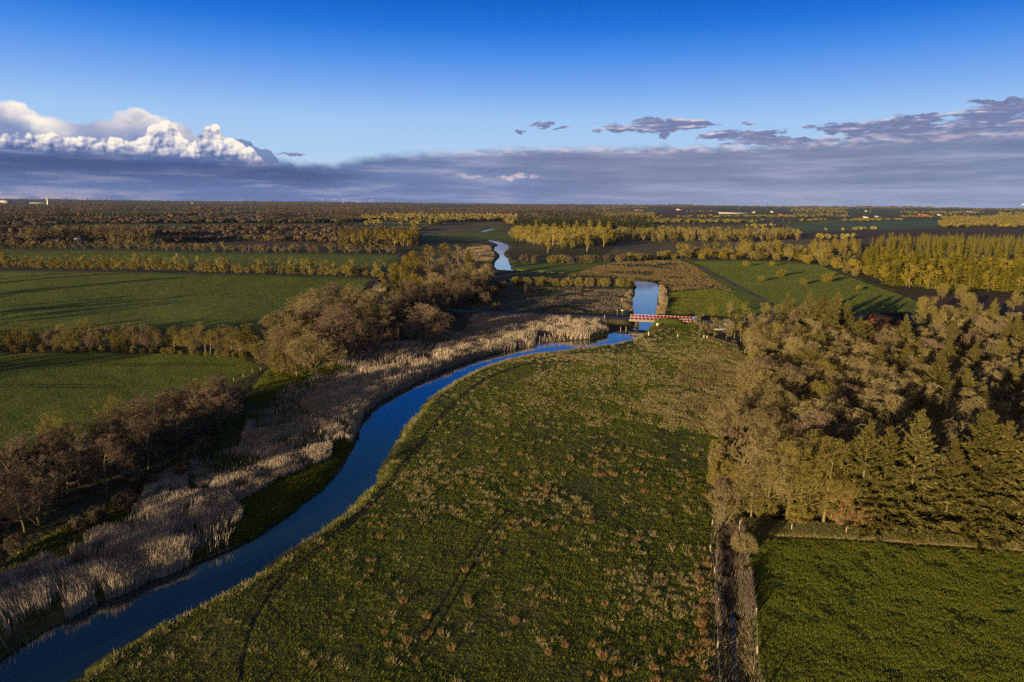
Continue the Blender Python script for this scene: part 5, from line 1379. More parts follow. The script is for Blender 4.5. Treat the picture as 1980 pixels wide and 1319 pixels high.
# countable russet rush clumps dotted over the meadow
def rush(seed):
    r = np.random.default_rng(seed); k = 110
    th = r.uniform(0, 6.283, k); rd = np.sqrt(r.random(k)) * .34; h = r.uniform(.25, .85, k)
    P0 = np.stack([np.cos(th) * rd, np.sin(th) * rd, 0 * h - .05], 1)
    P1 = P0 + np.stack([np.cos(th) * h * .5 + r.normal(0, .08, k), np.sin(th) * h * .5 + r.normal(0, .08, k), h], 1)
    V, F = blades(P0, P1, np.full(k, .04), r)
    return mesh('rush_clump', V, F, M['rush'])
RUSH = [rush(i) for i in range(4)]
spots = [(876, 929), (892, 935), (915, 936), (801, 990), (872, 982), (890, 990), (948, 1030), (1000, 915), (972, 930), (1030, 925), (1037, 942), (1073, 950), (1015, 958), (1125, 905), (1150, 920), (1160, 920), (1190, 920), (1212, 935), (1280, 945), (1145, 1010), (1097, 1012), (1135, 1010), (1072, 1025), (1036, 1017), (1003, 1025), (962, 1075), (900, 1105), (1027, 1140), (1053, 1155), (904, 1163), (824, 1195), (1060, 1265), (974, 1228), (805, 1280), (1146, 1248), (1165, 1270), (1140, 1305), (1192, 1305), (1182, 1030), (1231, 1045), (1184, 1065), (1290, 1000), (1120, 1130), (1170, 1170), (1210, 1180), (640, 1065), (646, 1080), (712, 1085), (717, 1105), (695, 1130), (567, 1113), (630, 1197), (660, 1160), (605, 1290), (400, 1272), (780, 1165), (735, 1040), (1255, 1150), (1300, 1060)]
P, s_ = at(*np.array(spots, float).T)
xs, ys_, r = area([(1200, 880), (1380, 880), (1380, 1000), (1250, 960)], 26, 450)
x2, y2, r = area([(1345, 1080), (1380, 1080), (1384, 1319), (1390, 1380), (1310, 1380), (1345, 1200)], 52, 451, lambda x, y: np.clip((fbm(x / 3, y / 3, 97, 2) - .3) * 3, .1, 1))
x3, y3, r = area([(1150, 1240), (1330, 1230), (1330, 1340), (1150, 1340)], 20, 452)
x4, y4, r = area([(860, 860), (1250, 830), (1300, 1000), (900, 1000)], 34, 453)
x5, y5, r = area([(1150, 870), (1215, 870), (1215, 905), (1150, 905)], 12, 454)
x6, y6, r = area([(700, 1000), (850, 830), (1000, 760), (1390, 800), (1385, 1000), (1300, 1250), (700, 1300)], 62, 455, lambda x, y: np.clip((fbm(x / 9, y / 9, 99, 2) - .4) * 5, .03, 1))
for x, y in zip(np.concatenate([P[:, 0], xs, x2, x3, x4, x5, x6]), np.concatenate([P[:, 1], ys_, y2, y3, y4, y5, y6])):
    o = link('rush_clump', pick(RUSH), None, (x, y, float(gz(np.array([x]), np.array([y]))[0])))
    o.rotation_euler = (0, 0, U(0, 6.28)); k = U(.5, 1.05); o.scale = (k, k, k * U(.8, 1.1))
    tag(o, 'russet clump of dry rush standing up from the short meadow grass', 'rush clump', 'russet rush clumps on the meadow')

# ------------------------------------------------------------------ built things
M['white'] = plain_mat('white_paint', (.72, .70, .66), .5, var=.08)
M['whitewall'] = plain_mat('white_render', (.38, .365, .335), .8, var=.1, scale=.6)
M['cream'] = plain_mat('cream_render', (.62, .50, .32), .8, var=.1, scale=.6)
M['brick'] = plain_mat('red_brick', (.42, .13, .06), .85, var=.2, scale=1.2)
M['tile_red'] = plain_mat('red_roof_tiles', (.22, .06, .04), .8, var=.25, scale=1.5)
M['tile_dark'] = plain_mat('dark_roof', (.035, .032, .034), .7, var=.25, scale=1.2)
M['tile_wine'] = plain_mat('wine_red_roof', (.030, .011, .013), .8, var=.2, scale=1.0)
M['tile_grey'] = plain_mat('grey_roof', (.20, .20, .22), .7, var=.2, scale=1.0)
M['glass'] = plain_mat('dark_glass', (.02, .025, .03), .08, spec=.6)
M['concrete'] = plain_mat('concrete', (.22, .19, .14), .85, var=.25, scale=.8)
M['steel'] = plain_mat('galvanised_steel', (.33, .34, .36), .5, metal=.4)
M['oldwood'] = plain_mat('weathered_wood', (.16, .12, .08), .9, var=.3, scale=3)
M['darkwood'] = plain_mat('dark_wood', (.05, .04, .032), .9, var=.3, scale=3)
M['tanwood'] = plain_mat('tan_wood', (.36, .26, .13), .85, var=.2, scale=2)
M['postwood'] = plain_mat('bleached_wood', (.46, .38, .26), .9, var=.2, scale=4)
M['redpaint'] = plain_mat('red_paint', (.55, .05, .04), .5)
M['tyre'] = plain_mat('tyre_rubber', (.02, .02, .02), .8)
M['silver'] = plain_mat('silver_paint', (.62, .64, .66), .25, metal=.3, spec=.5, var=.03)
M['blackpaint'] = plain_mat('dark_car_paint', (.03, .032, .04), .2, spec=.5, var=.05)
M['bluepaint'] = plain_mat('pale_blue_car_paint', (.38, .46, .58), .25, spec=.5, var=.05)
M['lamp'] = plain_mat('lamp_glass', (.8, .8, .78), .15, spec=.6)
M['lattice'] = plain_mat('lattice_steel', (.12, .11, .11), .6, metal=.3)
M['turbine'] = plain_mat('turbine_white', (.78, .78, .76), .5, var=.03)
def glass_red():
    m, nt, b = _nt('red_railing_mesh')
    b.inputs['Base Color'].default_value = (.20, .014, .024, 1); b.inputs['Roughness'].default_value = .5
    t = nt.nodes.new('ShaderNodeBsdfTransparent'); t.inputs[0].default_value = (1.0, .62, .74, 1)
    mx = nt.nodes.new('ShaderNodeMixShader'); mx.inputs[0].default_value = .46
    nt.links.new(t.outputs[0], mx.inputs[1]); nt.links.new(b.outputs[0], mx.inputs[2])
    nt.links.new(mx.outputs[0], nt.nodes['Material Output'].inputs[0])
    return m
M['redmesh'] = glass_red()

def g1(px, py):
    p, s = at1(px, py); return p, s

# ---- bridge
def bridge():
    a, b = ROAD[3].copy(), ROAD[4].copy()
    L = math.hypot(b[0] - a[0], b[1] - a[1]); ang = math.atan2(b[1] - a[1], b[0] - a[0])
    root = empty('road_bridge', (a[0], a[1], ROADZ), ang)
    tag(root, 'low concrete road bridge over the river with white posts and red railing panels', 'bridge')
    W = 3.7
    f = lambda px: (px - 1219) / (1341 - 1219) * L
    mb = MB(); mb.box((L / 2, 0, -.42), (L + 1.0, 2 * W, .66)); mb.build('deck', M['concrete'], root)
    mb = MB(); mb.box((L / 2, -W - .13, -.30), (L + 1.0, .24, .62)); mb.build('edge_beam', M['concrete'], root)
    mb = MB(); mb.box((L / 2, W + .13, -.30), (L + 1.0, .24, .62)); mb.build('edge_beam', M['concrete'], root)
    for px0, px1 in ((1228, 1236), (1266, 1273), (1309, 1315), (1330, 1335)):
        mb = MB(); x0, x1 = f(px0), f(px1)
        mb.box(((x0 + x1) / 2, 0, -2.4), (x1 - x0, 2 * W - .5, 3.3)); mb.build('abutment', M['darkwood'], root)
    def railing(x0, x1, y, n, pmat):
        mb = MB(); mb.box(((x0 + x1) / 2, y, 1.14), (x1 - x0, .07, .06)); mb.box(((x0 + x1) / 2, y, .14), (x1 - x0, .06, .05))
        r = mb.build('railing', M['white'], root)
        for k in range(n + 1):
            x = x0 + (x1 - x0) * k / n
            mb = MB(); mb.box((x, y, .57), (.10, .10, 1.36)); mb.build('post', pmat, r)
        for k in range(n):
            xa, xb = x0 + (x1 - x0) * k / n + .10, x0 + (x1 - x0) * (k + 1) / n - .10
            mb = MB(); mb.box(((xa + xb) / 2, y, .64), (xb - xa, .03, .92)); mb.build('panel', M['redmesh'], r)
    railing(f(1219), f(1287.5), -W - .05, 9, M['white'])
    railing(f(1314), f(1341.5), -W - .05, 4, M['white'])
    railing(f(1219), f(1341), W + .05, 17, M['white'])
    mb = MB(); mb.box((f(1300), -W - .05, .55), (f(1313) - f(1288.5), .06, .8)); mb.build('barrier', M['steel'], root)
bridge()

# ---- cars
def car(px, py, rz, paint, label, L=4.4, est=False):
    p, s = g1(px, py)
    root = empty('parked_car', p, rz)
    tag(root, label, 'car', None)
    h = L / 2
    prof = [(-h, .32), (-h + .05, .62), (-h + .25, .80), (-h + 1.15, .90), (h - .35, .92), (h - .02, .72), (h, .34), (h - .15, .22), (-h + .15, .22)]
    mb = MB(); mb.prism(prof, -.86, .86); mb.build('body', paint, root)
    rear = h - .12 if est else h - .75
    cab = [(-h + 1.0, .90), (-h + 1.75, 1.42), (rear - .45, 1.45), (rear, .92)]
    mb = MB(); mb.prism([(-h + 1.72, 1.40), (-h + 1.85, 1.475), (rear - .5, 1.495), (rear - .42, 1.43)], -.70, .70); mb.build('roof', paint, root)
    mb = MB(); mb.prism(cab, -.73, .73); mb.build('windows', M['glass'], root)
    for x in (-h + .85, h - .85):
        for y in (-.80, .80):
            mb = MB(); mb.bar((x, y - .11, .31), (x, y + .11, .31), .31, n=14)
            w = mb.build('wheel', M['tyre'], root)
            mb = MB(); yy = y + (.125 if y > 0 else -.125); mb.bar((x, y, .31), (x, yy, .31), .19, n=10); mb.build('rim', M['steel'], w)
    for y in (-.62, .62):
        mb = MB(); mb.box((-h + .06, y, .66), (.10, .34, .14)); mb.build('headlight', M['lamp'], root)
        mb = MB(); mb.box((h - .03, y, .74), (.10, .28, .16)); mb.build('tail_light', M['redpaint'], root)
car(1392, 639, R(8), M['silver'], 'silver white estate car parked nearest the meadow at the bridge end', 4.6, True)
car(1384, 631.5, R(172), M['blackpaint'], 'dark car parked behind the silver one beneath the trees')
car(1409, 630, R(20), M['bluepaint'], 'pale blue car parked furthest right under the trees by the road')
strip('car_park', gp((1362, 634), (1385, 636), (1425, 634), (1450, 632)), 11, M['dirt'], .04, 2)

# ---- small things about the bridge end
def post(name, px, py, h, w, mat, label, cat='post', cap=None):
    p, s = g1(px, py)
    root = empty(name, p, U(-.2, .2)) if cap else None
    mb = MB(); mb.box((0, 0, h / 2 - .2), (w, w, h + .4))
    if cap:
        mb.build('shaft', mat, root)
        mb = MB(); mb.box((0, 0, h + .14), (w * 1.25, w * 1.25, .28)); mb.build('cap', cap, root)
        tag(root, label, cat)
    else:
        mb.box((0, 0, h + .03), (w * .8, w * .8, .06))
        tag(mb.build(name, mat, None, p), label, cat)
post('marker_post', 1254, 649, 1.5, .22, M['white'], 'white marker post with red top on the meadow bank below the bridge', cap=M['redpaint'])
post('marker_post', 587, 706, 1.5, .22, M['white'], 'red topped white post under the tall bare clump on the left', cap=M['redpaint'])
post('wooden_stake', 1310, 653, 1.5, .26, M['postwood'], 'single wooden stake standing on the green knoll before the bridge')
post('bollard', 1361, 653, 1.0, .4, M['postwood'], 'thick pale stump at the gate between meadow and car park, left one')
post('bollard', 1367, 654, .9, .4, M['postwood'], 'thick pale stump at the gate between meadow and car park, right one')
post('bollard', 1457, 667, 1.7, .3, M['white'], 'tall white post among the trees right of the car park')
post('delineator', 1169, 614.5, .9, .15, M['white'], 'white roadside post left of the bridge', cap=M['postwood'])
post('delineator', 447, 526.5, 1.4, .25, M['white'], 'white post on the verge of the lane across the left fields', cap=M['postwood'])
def sign(px, py, h, pw, label, box):
    p, s = g1(px, py)
    root = empty('road_sign', p, .1); tag(root, label, 'sign')
    mb = MB(); mb.bar((0, 0, -.2), (0, 0, h), .06); mb.build('pole', M['steel'], root)
    if box:
        mb = MB(); mb.box((0, -.09, h - .25), (box[0], .05, box[1])); mb.build('board', M['white'], root)
sign(1203, 610, 2.6, .08, 'white board on a pole beside the road just left of the bridge', (1.1, .6))
sign(1193, 610, 2.5, .08, 'plain pole with a narrow plate beside the road left of the white board', (.2, .5))
p, s = g1(1271, 633)
root = empty('lifebuoy_stand', p, .1); tag(root, 'small white lifebuoy box on a post under the bridge end', 'lifebuoy stand')
mb = MB(); mb.box((0, 0, .4), (.12, .12, 1.2)); mb.build('pole', M['postwood'], root)
mb = MB(); mb.box((0, -.14, 1.25), (.9, .22, .9)); mb.build('box', M['white'], root)
# jetty
p = atz(np.array([1208.]), np.array([640.]), .45)[0]
root = empty('jetty', (p[0], p[1], .45), .05); tag(root, 'small dark wooden fishing jetty with two uprights in the river left of the bridge', 'jetty')
mb = MB()
for k in range(9): mb.box((-2.3 + k * .57, 0, 0), (.52, 1.5, .08))
mb.build('platform', M['darkwood'], root)
for x in (-1.6, 0.6):
    mb = MB(); mb.bar((x, .6, -1.6), (x, .6, 1.5), .11); mb.build('upright', M['postwood'], root)
for x in (-2.0, 2.0):
    mb = MB(); mb.bar((x, -.6, -1.6), (x, -.6, -.05), .10); mb.build('leg', M['darkwood'], root)
# picnic table
p, s = g1(1419, 662)
root = empty('picnic_table', p, .5); tag(root, 'wooden picnic table with benches on the grass near the car park', 'table')
mb = MB()
for k in range(4): mb.box((0, -.33 + k * .22, .76), (1.9, .20, .05))
mb.build('tabletop', M['oldwood'], root)
for y in (-.75, .75):
    mb = MB(); mb.box((0, y, .44), (1.9, .26, .05)); mb.build('bench', M['oldwood'], root)
for x in (-.7, .7):
    mb = MB(); mb.bar((x, -.7, -.1), (x, -.2, .74), .05); mb.bar((x, .7, -.1), (x, .2, .74), .05); mb.box((x, 0, .40), (.06, 1.5, .1)); mb.build('leg_frame', M['oldwood'], root)
# timber shelter
p, s = g1(1472, 650)
root = empty('timber_shelter', p, .25); tag(root, 'small tan timber shelter with gable among the trees right of the cars', 'shelter')
mb = MB(); mb.box((0, 0, 1.0), (2.6, 2.0, 2.2)); mb.build('wall', M['tanwood'], root)
mb = MB(); mb.prism([(-1.6, 2.1), (0, 3.2), (1.6, 2.1)], -1.3, 1.3); mb.build('roof', M['tanwood'], root)
mb = MB(); mb.box((-.2, -1.02, .9), (1.0, .06, 1.8)); mb.build('doorway', M['darkwood'], root)

# ---- fences
def fence(name, pts, label, h=1.15, w=.11, mat='postwood', wires=2, rail=False, spacing=None):
    if spacing:
        Q = row(pts, spacing, 0.1, 0.1, 5)
    else:
        Q = gp(*pts)
    Z = gz(Q[:, 0], Q[:, 1])
    root = empty(name, (Q[0, 0], Q[0, 1], Z[0])); tag(root, label, 'fence')
    o = np.array([Q[0, 0], Q[0, 1], Z[0]])
    T = []
    for k in range(len(Q)):
        c = np.array([Q[k, 0], Q[k, 1], Z[k]]) - o
        tl = RNG.normal(0, .04, 2) * h; hh = h * U(.9, 1.1)
        mb = MB(); mb.bar(c + [0, 0, -.3], c + [tl[0], tl[1], hh], w / 2 * 1.15, w / 2, 6); mb.build('post', M[mat], root)
        T.append((c, hh))
    mb = MB()
    for k in range(len(Q) - 1):
        for j in range(wires):
            fr = .9 - j * .4
            a_ = T[k][0] + [0, 0, T[k][1] * fr]; b_ = T[k + 1][0] + [0, 0, T[k + 1][1] * fr]
            if rail: mb.bar(a_, b_, .05, n=4)
            else: mb.bar(a_, b_, .006, n=3)
    mb.build('rail' if rail else 'wire', M['oldwood' if rail else 'steel'], root)
fence('wire_fence', [(1430, 1021), (1530, 1027), (1635, 1033), (1751, 1045), (1864, 1054), (1975, 1062), (2090, 1072)], 'wire fence on short pale posts along the verge between wood and pasture', 1.25, .16)
fence('wire_fence', [(1377, 1017), (1374, 1066), (1381, 1112), (1388, 1172), (1386, 1258), (1392, 1340)], 'wire fence on leaning posts along the meadow side of the ditch', 1.1, .13)
fence('wire_fence', [(1430, 1030), (1448, 1110), (1462, 1190), (1464, 1266), (1472, 1350)], 'wire fence on pale posts along the pasture side of the ditch', 1.15, .14)
fence('rail_fence', [(1336, 640), (1352, 649), (1378, 657), (1400, 664), (1425, 672)], 'dark rail fence between the meadow and the trees by the car park', 1.1, .16, 'oldwood', rail=True)
fence('rail_fence', [(436, 746), (452, 736), (470, 728), (488, 720), (504, 716)], 'pale low rail fence at the corner of the near left field', 1.0, .14, 'postwood', rail=True)
fence('rail_fence', [(-60, 932), (0, 905), (30, 892), (60, 880)], 'pale rail at the field side at the far left of the belt', 1.0, .14, 'postwood', rail=True)

# ---- buildings
def gable(name, px, py, wpx, d, hw, hr, wall, roof, label, rz=0.0, windows=0, door=False, chimney=False, cat='house', front_gable=False, W_=None):
    p, s = g1(px, py)
    w = W_ or wpx / s
    root = empty(name, (p[0], p[1] + d / 2, p[2]), rz); tag(root, label, cat)
    if front_gable: w, d = d, w
    mb = MB(); mb.box((0, 0, hw / 2 - .4), (w, d, hw + .8))
    mb.prism([(-w / 2, hw), (0, hw + hr * .97), (w / 2, hw)], -d / 2, d / 2) if front_gable else mb.add([(-w / 2, -d / 2, hw), (-w / 2, d / 2, hw), (-w / 2, 0, hw + hr * .96), (w / 2, -d / 2, hw), (w / 2, d / 2, hw), (w / 2, 0, hw + hr * .96)], None, [(0, 2, 1), (3, 4, 5)])
    mb.build('wall', wall, root)
    ov = .35
    mb = MB()
    if front_gable:
        for sg in (-1, 1):
            a_ = np.array([sg * (w / 2 + ov), 0, hw - ov * hr / (w / 2)]); b_ = np.array([0, 0, hw + hr])
            y0, y1 = -d / 2 - ov, d / 2 + ov; t = np.array([0, 0, .2])
            V = [a_ + [0, y0, 0], a_ + [0, y1, 0], b_ + [0, y1, 0], b_ + [0, y0, 0]]
            V = np.array(V); V = np.vstack([V, V + t])
            mb.add(V, [(0, 1, 2, 3), (4, 7, 6, 5), (0, 4, 5, 1), (1, 5, 6, 2), (2, 6, 7, 3), (3, 7, 4, 0)])
    else:
        for sg in (-1, 1):
            a_ = np.array([0, sg * (d / 2 + ov), hw - ov * hr / (d / 2)]); b_ = np.array([0, 0, hw + hr])
            x0, x1 = -w / 2 - ov, w / 2 + ov; t = np.array([0, 0, .2])
            V = np.array([a_ + [x0, 0, 0], a_ + [x1, 0, 0], b_ + [x1, 0, 0], b_ + [x0, 0, 0]]); V = np.vstack([V, V + t])
            mb.add(V, [(0, 1, 2, 3), (4, 7, 6, 5), (0, 4, 5, 1), (1, 5, 6, 2), (2, 6, 7, 3), (3, 7, 4, 0)])
    rf = mb.build('roof', roof, root)
    if chimney:
        mb = MB(); mb.box((w * .2, 0, hw + hr + .4), (.8, .7, 1.6)); mb.build('chimney', M['brick'], rf)
    for k in range(windows):
        x = (k + .7) / (windows + .4) * w - w / 2
        mb = MB(); mb.box((x, -d / 2 - .03, hw * .55), (min(1.3, w / windows * .5), .1, min(1.4, hw * .45))); mb.build('window', M['glass'], root)
    if door:
        mb = MB(); mb.box((w * .08, -d / 2 - .03, 1.05), (1.1, .1, 2.1)); mb.build('door', M['darkwood'], root)
    return root
gable('house', 1721, 640, 52, 9, 3.0, 3.6, M['brick'], M['tile_wine'], 'house with a broad wine red roof half hidden in the back of the wood', .05, 3, True, W_=13)
gable('cottage', 737, 563, 30, 7, 2.3, 3.4, M['oldwood'], M['tile_dark'], 'small cottage with a dark roof half hidden between the tall clump and the mixed stand', -.9, 2, True, True, 'cottage', W_=9)
gable('farmhouse', 148, 470.5, 10, 9, 4.2, 3.6, M['whitewall'], M['tile_grey'], 'white gabled farmhouse among trees beyond the far left field', .1, 2, True, True, front_gable=True)
gable('farmhouse', 131, 466, 14, 8, 3.2, 3.6, M['brick'], M['tile_red'], 'farm wing with orange red roof beside the white gabled farmhouse', .1, 2)
gable('barn', 103, 469, 16, 9, 3.0, 2.6, M['whitewall'], M['tile_grey'], 'barn with pale grey roof left of the white gabled farmhouse', .1, 0, cat='barn')
gable('barn', 568, 424.5, 21, 14, 5, 4, M['cream'], M['tile_red'], 'long pale barn in the brown woods left of the far river', .0, 4, cat='barn')
gable('farmhouse', 330, 420.5, 14, 12, 5, 6, M['cream'], M['tile_red'], 'yellowish farmhouse under big bare trees in the far left woods', .3, 3)
gable('farmhouse', 769, 417.5, 8, 12, 5, 5, M['whitewall'], M['tile_red'], 'bright white house in the middle of the far woods', .3, 2)
gable('farmhouse', 673, 404, 5, 12, 6, 8, M['whitewall'], M['tile_red'], 'tiny white house left of the bright white one, further off', .3)
gable('farmhouse', 1035, 413.5, 6, 10, 4, 4, M['whitewall'], M['tile_red'], 'small white house with red roof left of the dark conifer wood', .2, 2)
gable('farmhouse', 1022, 404.5, 3.5, 14, 6, 6, M['cream'], M['tile_red'], 'speck of a cream house above the dark conifer wood', .2)
gable('farmhouse', 1009, 404.8, 3, 14, 6, 6, M['cream'], M['tile_dark'], 'speck of a dark roofed house above the poplars', .2)
gable('barn', 1419, 413.5, 56, 24, 6, 5, M['whitewall'], M['tile_grey'], 'very long white farm shed on the right-hand plain', .02, 8, cat='barn')
gable('farmhouse', 1458, 412, 7, 12, 6, 8, M['whitewall'], M['tile_grey'], 'bluish white gabled house at the right end of the very long shed', .4, 2, front_gable=True)
gable('farmhouse', 1494, 411, 6, 14, 6, 6, M['cream'], M['tile_grey'], 'cream house standing alone right of the very long shed', .2, 2)
gable('farmhouse', 1513, 417, 12, 12, 6, 6, M['brick'], M['tile_dark'], 'orange brick farmhouse with dark roof on the right-hand plain', .1, 3)
gable('barn', 1526, 417.8, 10, 10, 4, 3, M['cream'], M['tile_red'], 'low cream outbuilding beside the orange brick farmhouse', .1, cat='barn')
gable('barn', 1676, 423, 9, 16, 7, 4, M['cream'], M['tile_grey'], 'tan barn with pale grey roof behind the bluish field', .1, 2, cat='barn')
gable('farmhouse', 1697, 420, 8, 12, 4, 4, M['whitewall'], M['tile_grey'], 'low white house right of the tan barn', .1, 3)
gable('farmhouse', 1780, 416.5, 6, 12, 5, 5, M['brick'], M['tile_red'], 'red brick house at the left of the far right farm', .1, 1)
gable('barn', 1793, 416.8, 18, 14, 5, 4, M['brick'], M['tile_dark'], 'long dark roofed barn of the far right farm', .1, 4, cat='barn')
gable('barn', 1818, 417, 8, 14, 6, 4, M['whitewall'], M['tile_grey'], 'pale shed right of the far right farm', .1, cat='barn')
gable('barn', 1879, 411, 14, 24, 8, 5, M['whitewall'], M['tile_grey'], 'long white hall on the skyline plain at the far right', .05, cat='barn')
gable('farmhouse', 1676, 409.5, 5, 16, 6, 7, M['whitewall'], M['tile_red'], 'white house with red roof on the plain above the tan barn', .1)
gable('farmhouse', 1178, 405, 5, 18, 7, 7, M['cream'], M['tile_red'], 'cream farm on the far plain above the golden poplars', .1)
gable('barn', 1170, 405.2, 6, 18, 6, 5, M['whitewall'], M['tile_red'], 'white barn on the far plain just left of the cream farm', .1, cat='barn')
gable('farmhouse', 1313, 406.5, 9, 18, 7, 6, M['cream'], M['tile_grey'], 'long cream farm on the ploughed plain in the right half', .1)
gable('barn', 1237, 408, 14, 18, 6, 5, M['cream'], M['tile_grey'], 'low barn at the left side of the far ploughed land', .1, cat='barn')
gable('farmhouse', 372, 394.8, 4, 30, 16, 5, M['whitewall'], M['tile_grey'], 'white block of a building far off on the left plain', .1)
gable('factory', 8, 393.5, 14, 60, 24, 4, M['whitewall'], M['tile_grey'], 'white factory on the skyline at the left side', .05, cat='factory')
gable('factory', 44, 393.5, 14, 60, 12, 4, M['whitewall'], M['tile_grey'], 'low white factory hall between the large one and the white tower', .05, cat='factory')
gable('factory', 73, 393.8, 32, 60, 9, 3, M['tile_grey'], M['tile_grey'], 'long grey factory hall next to the white tower', .05, cat='factory')
gable('farmhouse', 176, 405.5, 6, 12, 5, 6, M['whitewall'], M['tile_red'], 'white house beyond the far green strip on the left', .1)
gable('farmhouse', 113, 404.8, 6, 12, 5, 6, M['brick'], M['tile_red'], 'red roofed house in the far left woods', .1)

# ---- masts and turbines
def hpx(px, pyb, pyt):
    p, s = g1(px, pyb); return p, s, (pyb - pyt) / s
def turbine(px, pyb, pyhub, br, label, a0=.3, yaw=0.3):
    p, s, h = hpx(px, pyb, pyhub)
    root = empty('wind_turbine', p, yaw); tag(root, label, 'wind turbine', None)
    mb = MB(); mb.bar((0, 0, -3), (0, 0, h), h * .030, h * .018, 12); mb.build('tower', M['turbine'], root)
    mb = MB(); mb.box((0, -h * .02, h + h * .02), (h * .045, h * .13, h * .05)); mb.build('nacelle', M['turbine'], root)
    mb = MB(); mb.bar((0, -h * .085, h + h * .02), (0, -h * .13, h + h * .02), h * .025, h * .008, 10); mb.build('hub', M['turbine'], root)
    B = br / s
    for k in range(3):
        a = a0 + k * 2.0944
        d = np.array([math.sin(a), 0, math.cos(a)]); q = np.array([math.cos(a), 0, -math.sin(a)])
        c = np.array([0, -h * .10, h + h * .02])
        w = B * .07
        V = [c - q * w * .4, c + q * w * .4, c + d * B * .25 + q * w, c + d * B * .25 - q * w * .3, c + d * B + q * w * .1, c + d * B - q * w * .1]
        V = np.array(V); V = np.vstack([V, V + [0, B * .02, 0]])
        mb = MB(); mb.add(V, [(0, 1, 2, 3), (3, 2, 4, 5), (6, 9, 8, 7), (9, 11, 10, 8), (0, 3, 9, 6), (3, 5, 11, 9), (1, 7, 8, 2), (2, 8, 10, 4), (4, 10, 11, 5)]); mb.build('blade', M['turbine'], root)
for px, pb, ph, br, lab, a0 in ((624, 391, 385.5, 3.6, 'leftmost of the six wind turbines left of the far river', .9), (647, 391.5, 386.5, 3.4, 'second turbine from the left of the six', 1.0), (663.6, 394.5, 386, 3.2, 'turbine standing nearest in the cluster of six', .2),
                                (669, 390.5, 385.3, 3.0, 'turbine right behind the nearest one of the six', .5), (690.5, 391.5, 386, 3.4, 'fifth turbine from the left of the six', .05), (717.8, 392, 386.5, 3.6, 'rightmost of the six wind turbines left of the far river', .15),
                                (81, 385, 381.5, 2.6, 'small turbine on the skyline just left of the white tower', .6), (134, 385, 381, 3.0, 'small turbine on the skyline right of the white tower', .9)):
    turbine(px, pb, ph, br, lab, a0)
turbine(1981.5, 419, 391.5, 26, 'large white wind turbine half cut off by the right side of the picture', 2.35, .5)
p, s, h = hpx(92.5, 395.5, 383.5)
root = empty('white_tower', p); tag(root, 'thick white tower at the factories on the left skyline', 'tower')
mb = MB(); mb.bar((0, 0, -3), (0, 0, h), 1.5 / s, 1.0 / s, 16); mb.build('shaft', M['turbine'], root)
mb = MB(); mb.bar((0, 0, h), (0, 0, h + .8 / s), 1.15 / s, .5 / s, 16); mb.build('cap', M['turbine'], root)
def pylon(px, pyb, pyt, label, w=1.0, arms=2):
    p, s, h = hpx(px, pyb, pyt)
    root = empty('power_pylon', p, .4); tag(root, label, 'pylon')
    b = h * .10 * w; t = h * .02; r = .30 / s * .55
    mb = MB()
    C = [(-1, -1), (1, -1), (1, 1), (-1, 1)]
    for x, y in C: mb.bar((x * b, y * b, -1), (x * t, y * t, h), r, r * .7, 4)
    for k in range(6):
        z0, z1 = h * k / 6, h * (k + 1) / 6; a0 = b + (t - b) * k / 6; a1 = b + (t - b) * (k + 1) / 6
        for i in range(4):
            x0, y0 = C[i]; x1, y1 = C[(i + 1) % 4]
            mb.bar((x0 * a0, y0 * a0, z0), (x1 * a1, y1 * a1, z1), r * .6, n=3)
    mb.build('lattice_mast', M['lattice'], root)
    for k in range(arms):
        z = h * (.80 + .15 * k); mb = MB(); mb.bar((-h * .13, 0, z), (h * .13, 0, z), r * .8, n=4); mb.build('crossarm', M['lattice'], root)
for px, b_, t_, lab in ((122, 391.5, 383.5, 'pylon on the left skyline, nearest to the white tower'), (170, 391.5, 384, 'second pylon right of the white tower on the skyline'), (216.5, 391.5, 384.5, 'third pylon right of the white tower on the skyline'), (360, 397, 385, 'tallest lattice mast on the left plain, beside the white block'), (397.5, 392.5, 386.5, 'thin mast on the skyline right of the white block'),
                        (1323, 404, 394.5, 'pylon on the plain above the strip wood'), (1428, 405, 395, 'pylon above the very long white shed'), (1550.5, 410, 398.5, 'pylon right of the orange brick farmhouse'), (1682.5, 411.5, 399.5, 'pylon above the tan barn'), (1818, 411, 400, 'pylon above the pale shed at the far right')):
    pylon(px, b_, t_, lab)
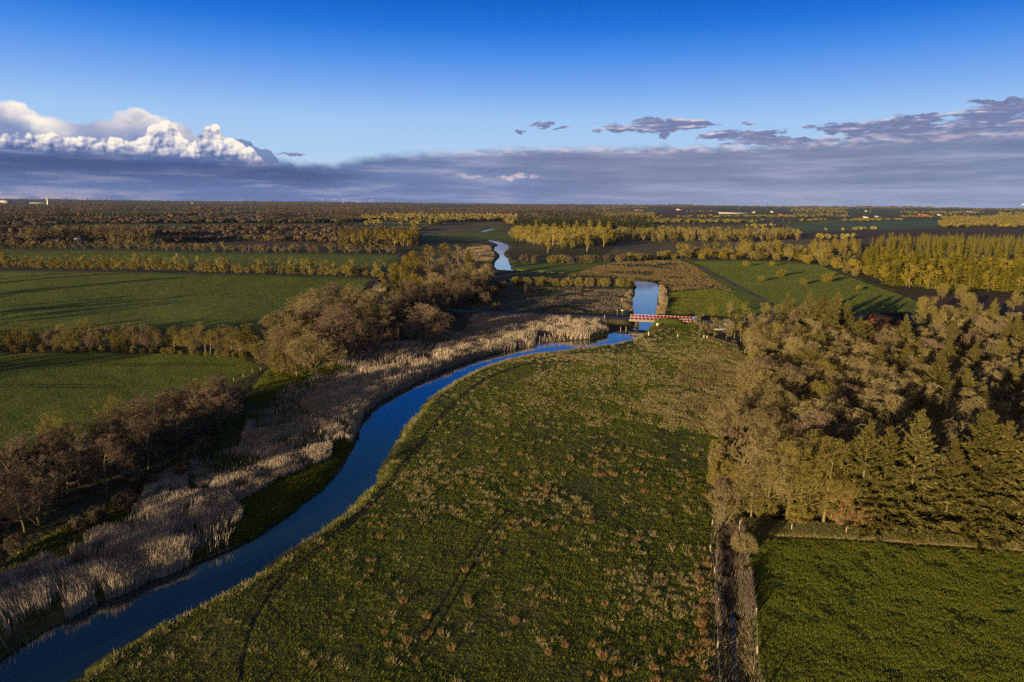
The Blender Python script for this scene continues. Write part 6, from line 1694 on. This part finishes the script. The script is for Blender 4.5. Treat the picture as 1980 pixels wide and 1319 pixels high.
for px, b_, t_, rr, lab in ((1484, 398, 389.3, .75, 'stout dark chimney on the skyline right of centre'), (1461.5, 397.5, 390.8, .3, 'thin dark chimney left of the stout one')):
    p, s, h = hpx(px, b_, t_)
    root = empty('chimney_stack', p); tag(root, lab, 'chimney')
    mb = MB(); mb.bar((0, 0, -3), (0, 0, h), rr / s, rr * .8 / s, 12); mb.build('shaft', M['lattice'], root)
    mb = MB(); mb.bar((0, 0, h), (0, 0, h + .25 / s), rr * .95 / s, n=12); mb.build('rim', M['steel'], root)
p, s, h = hpx(787, 580, 559)
root = empty('utility_pole', p, .3); tag(root, 'grey utility pole before the mixed stand right of the cottage', 'pole')
mb = MB(); mb.bar((0, 0, -.3), (0, 0, h), .20, .13, 8); mb.build('mast', M['steel'], root)
mb = MB(); mb.box((0, 0, h - .5), (1.6, .12, .12)); mb.build('crossarm', M['steel'], root)

# ---- small stands: say which of them each tree is, counted along the stand
ORD = ['leftmost', 'second from the left', 'third from the left', 'fourth from the left', 'fifth from the left', 'sixth from the left', 'seventh from the left', 'eighth from the left', 'ninth from the left', 'tenth from the left',
       'eleventh from the left', 'twelfth from the left', 'thirteenth from the left', 'fourteenth from the left', 'fifteenth from the left', 'sixteenth from the left', 'seventeenth from the left', 'eighteenth from the left', 'nineteenth from the left', 'twentieth from the left']
for grp, base in (('golden poplars', 'tall golden poplars right of the far river'), ('alders beside the reed bed', 'russet alders beside the reed bed'), ('slim alders by the road', 'slim dark alders near the road'),
                  ('willow row in the middle marsh', 'rounded willows in the row across the middle marsh'), ('willows at the marsh corner', 'dark willows at the corner of the middle marsh'), ('right end of the lane hedge', 'taller pale trees ending the lane hedge'),
                  ('front row of the wood', 'bare trees in the front row facing the pasture'), ('trees around the car park', 'bare trees around the car park'), ('spruces deep in the wood', 'spruces among the bare trees'),
                  ('mixed stand, golden', 'golden trees in the stand behind the cottage'), ('mixed stand, brown', 'brown trees in the stand behind the cottage'), ('tall clump left of the river', 'big bare trees in the tall rounded clump')):
    L = [o for o in sc.objects if o.parent is None and o.get('group') == grp]
    if grp == 'spruces deep in the wood': L = [o for o in L if o['label'].startswith('spruce standing among')]
    bpy.context.view_layer.update()
    L.sort(key=lambda o: proj(np.array([list(o.location)]))[0][0])
    if len(L) > 20: continue
    for k, o in enumerate(L):
        o['label'] = (ORD[k] if k < len(L) - 1 or k == 0 else 'rightmost') + ' of the ' + base
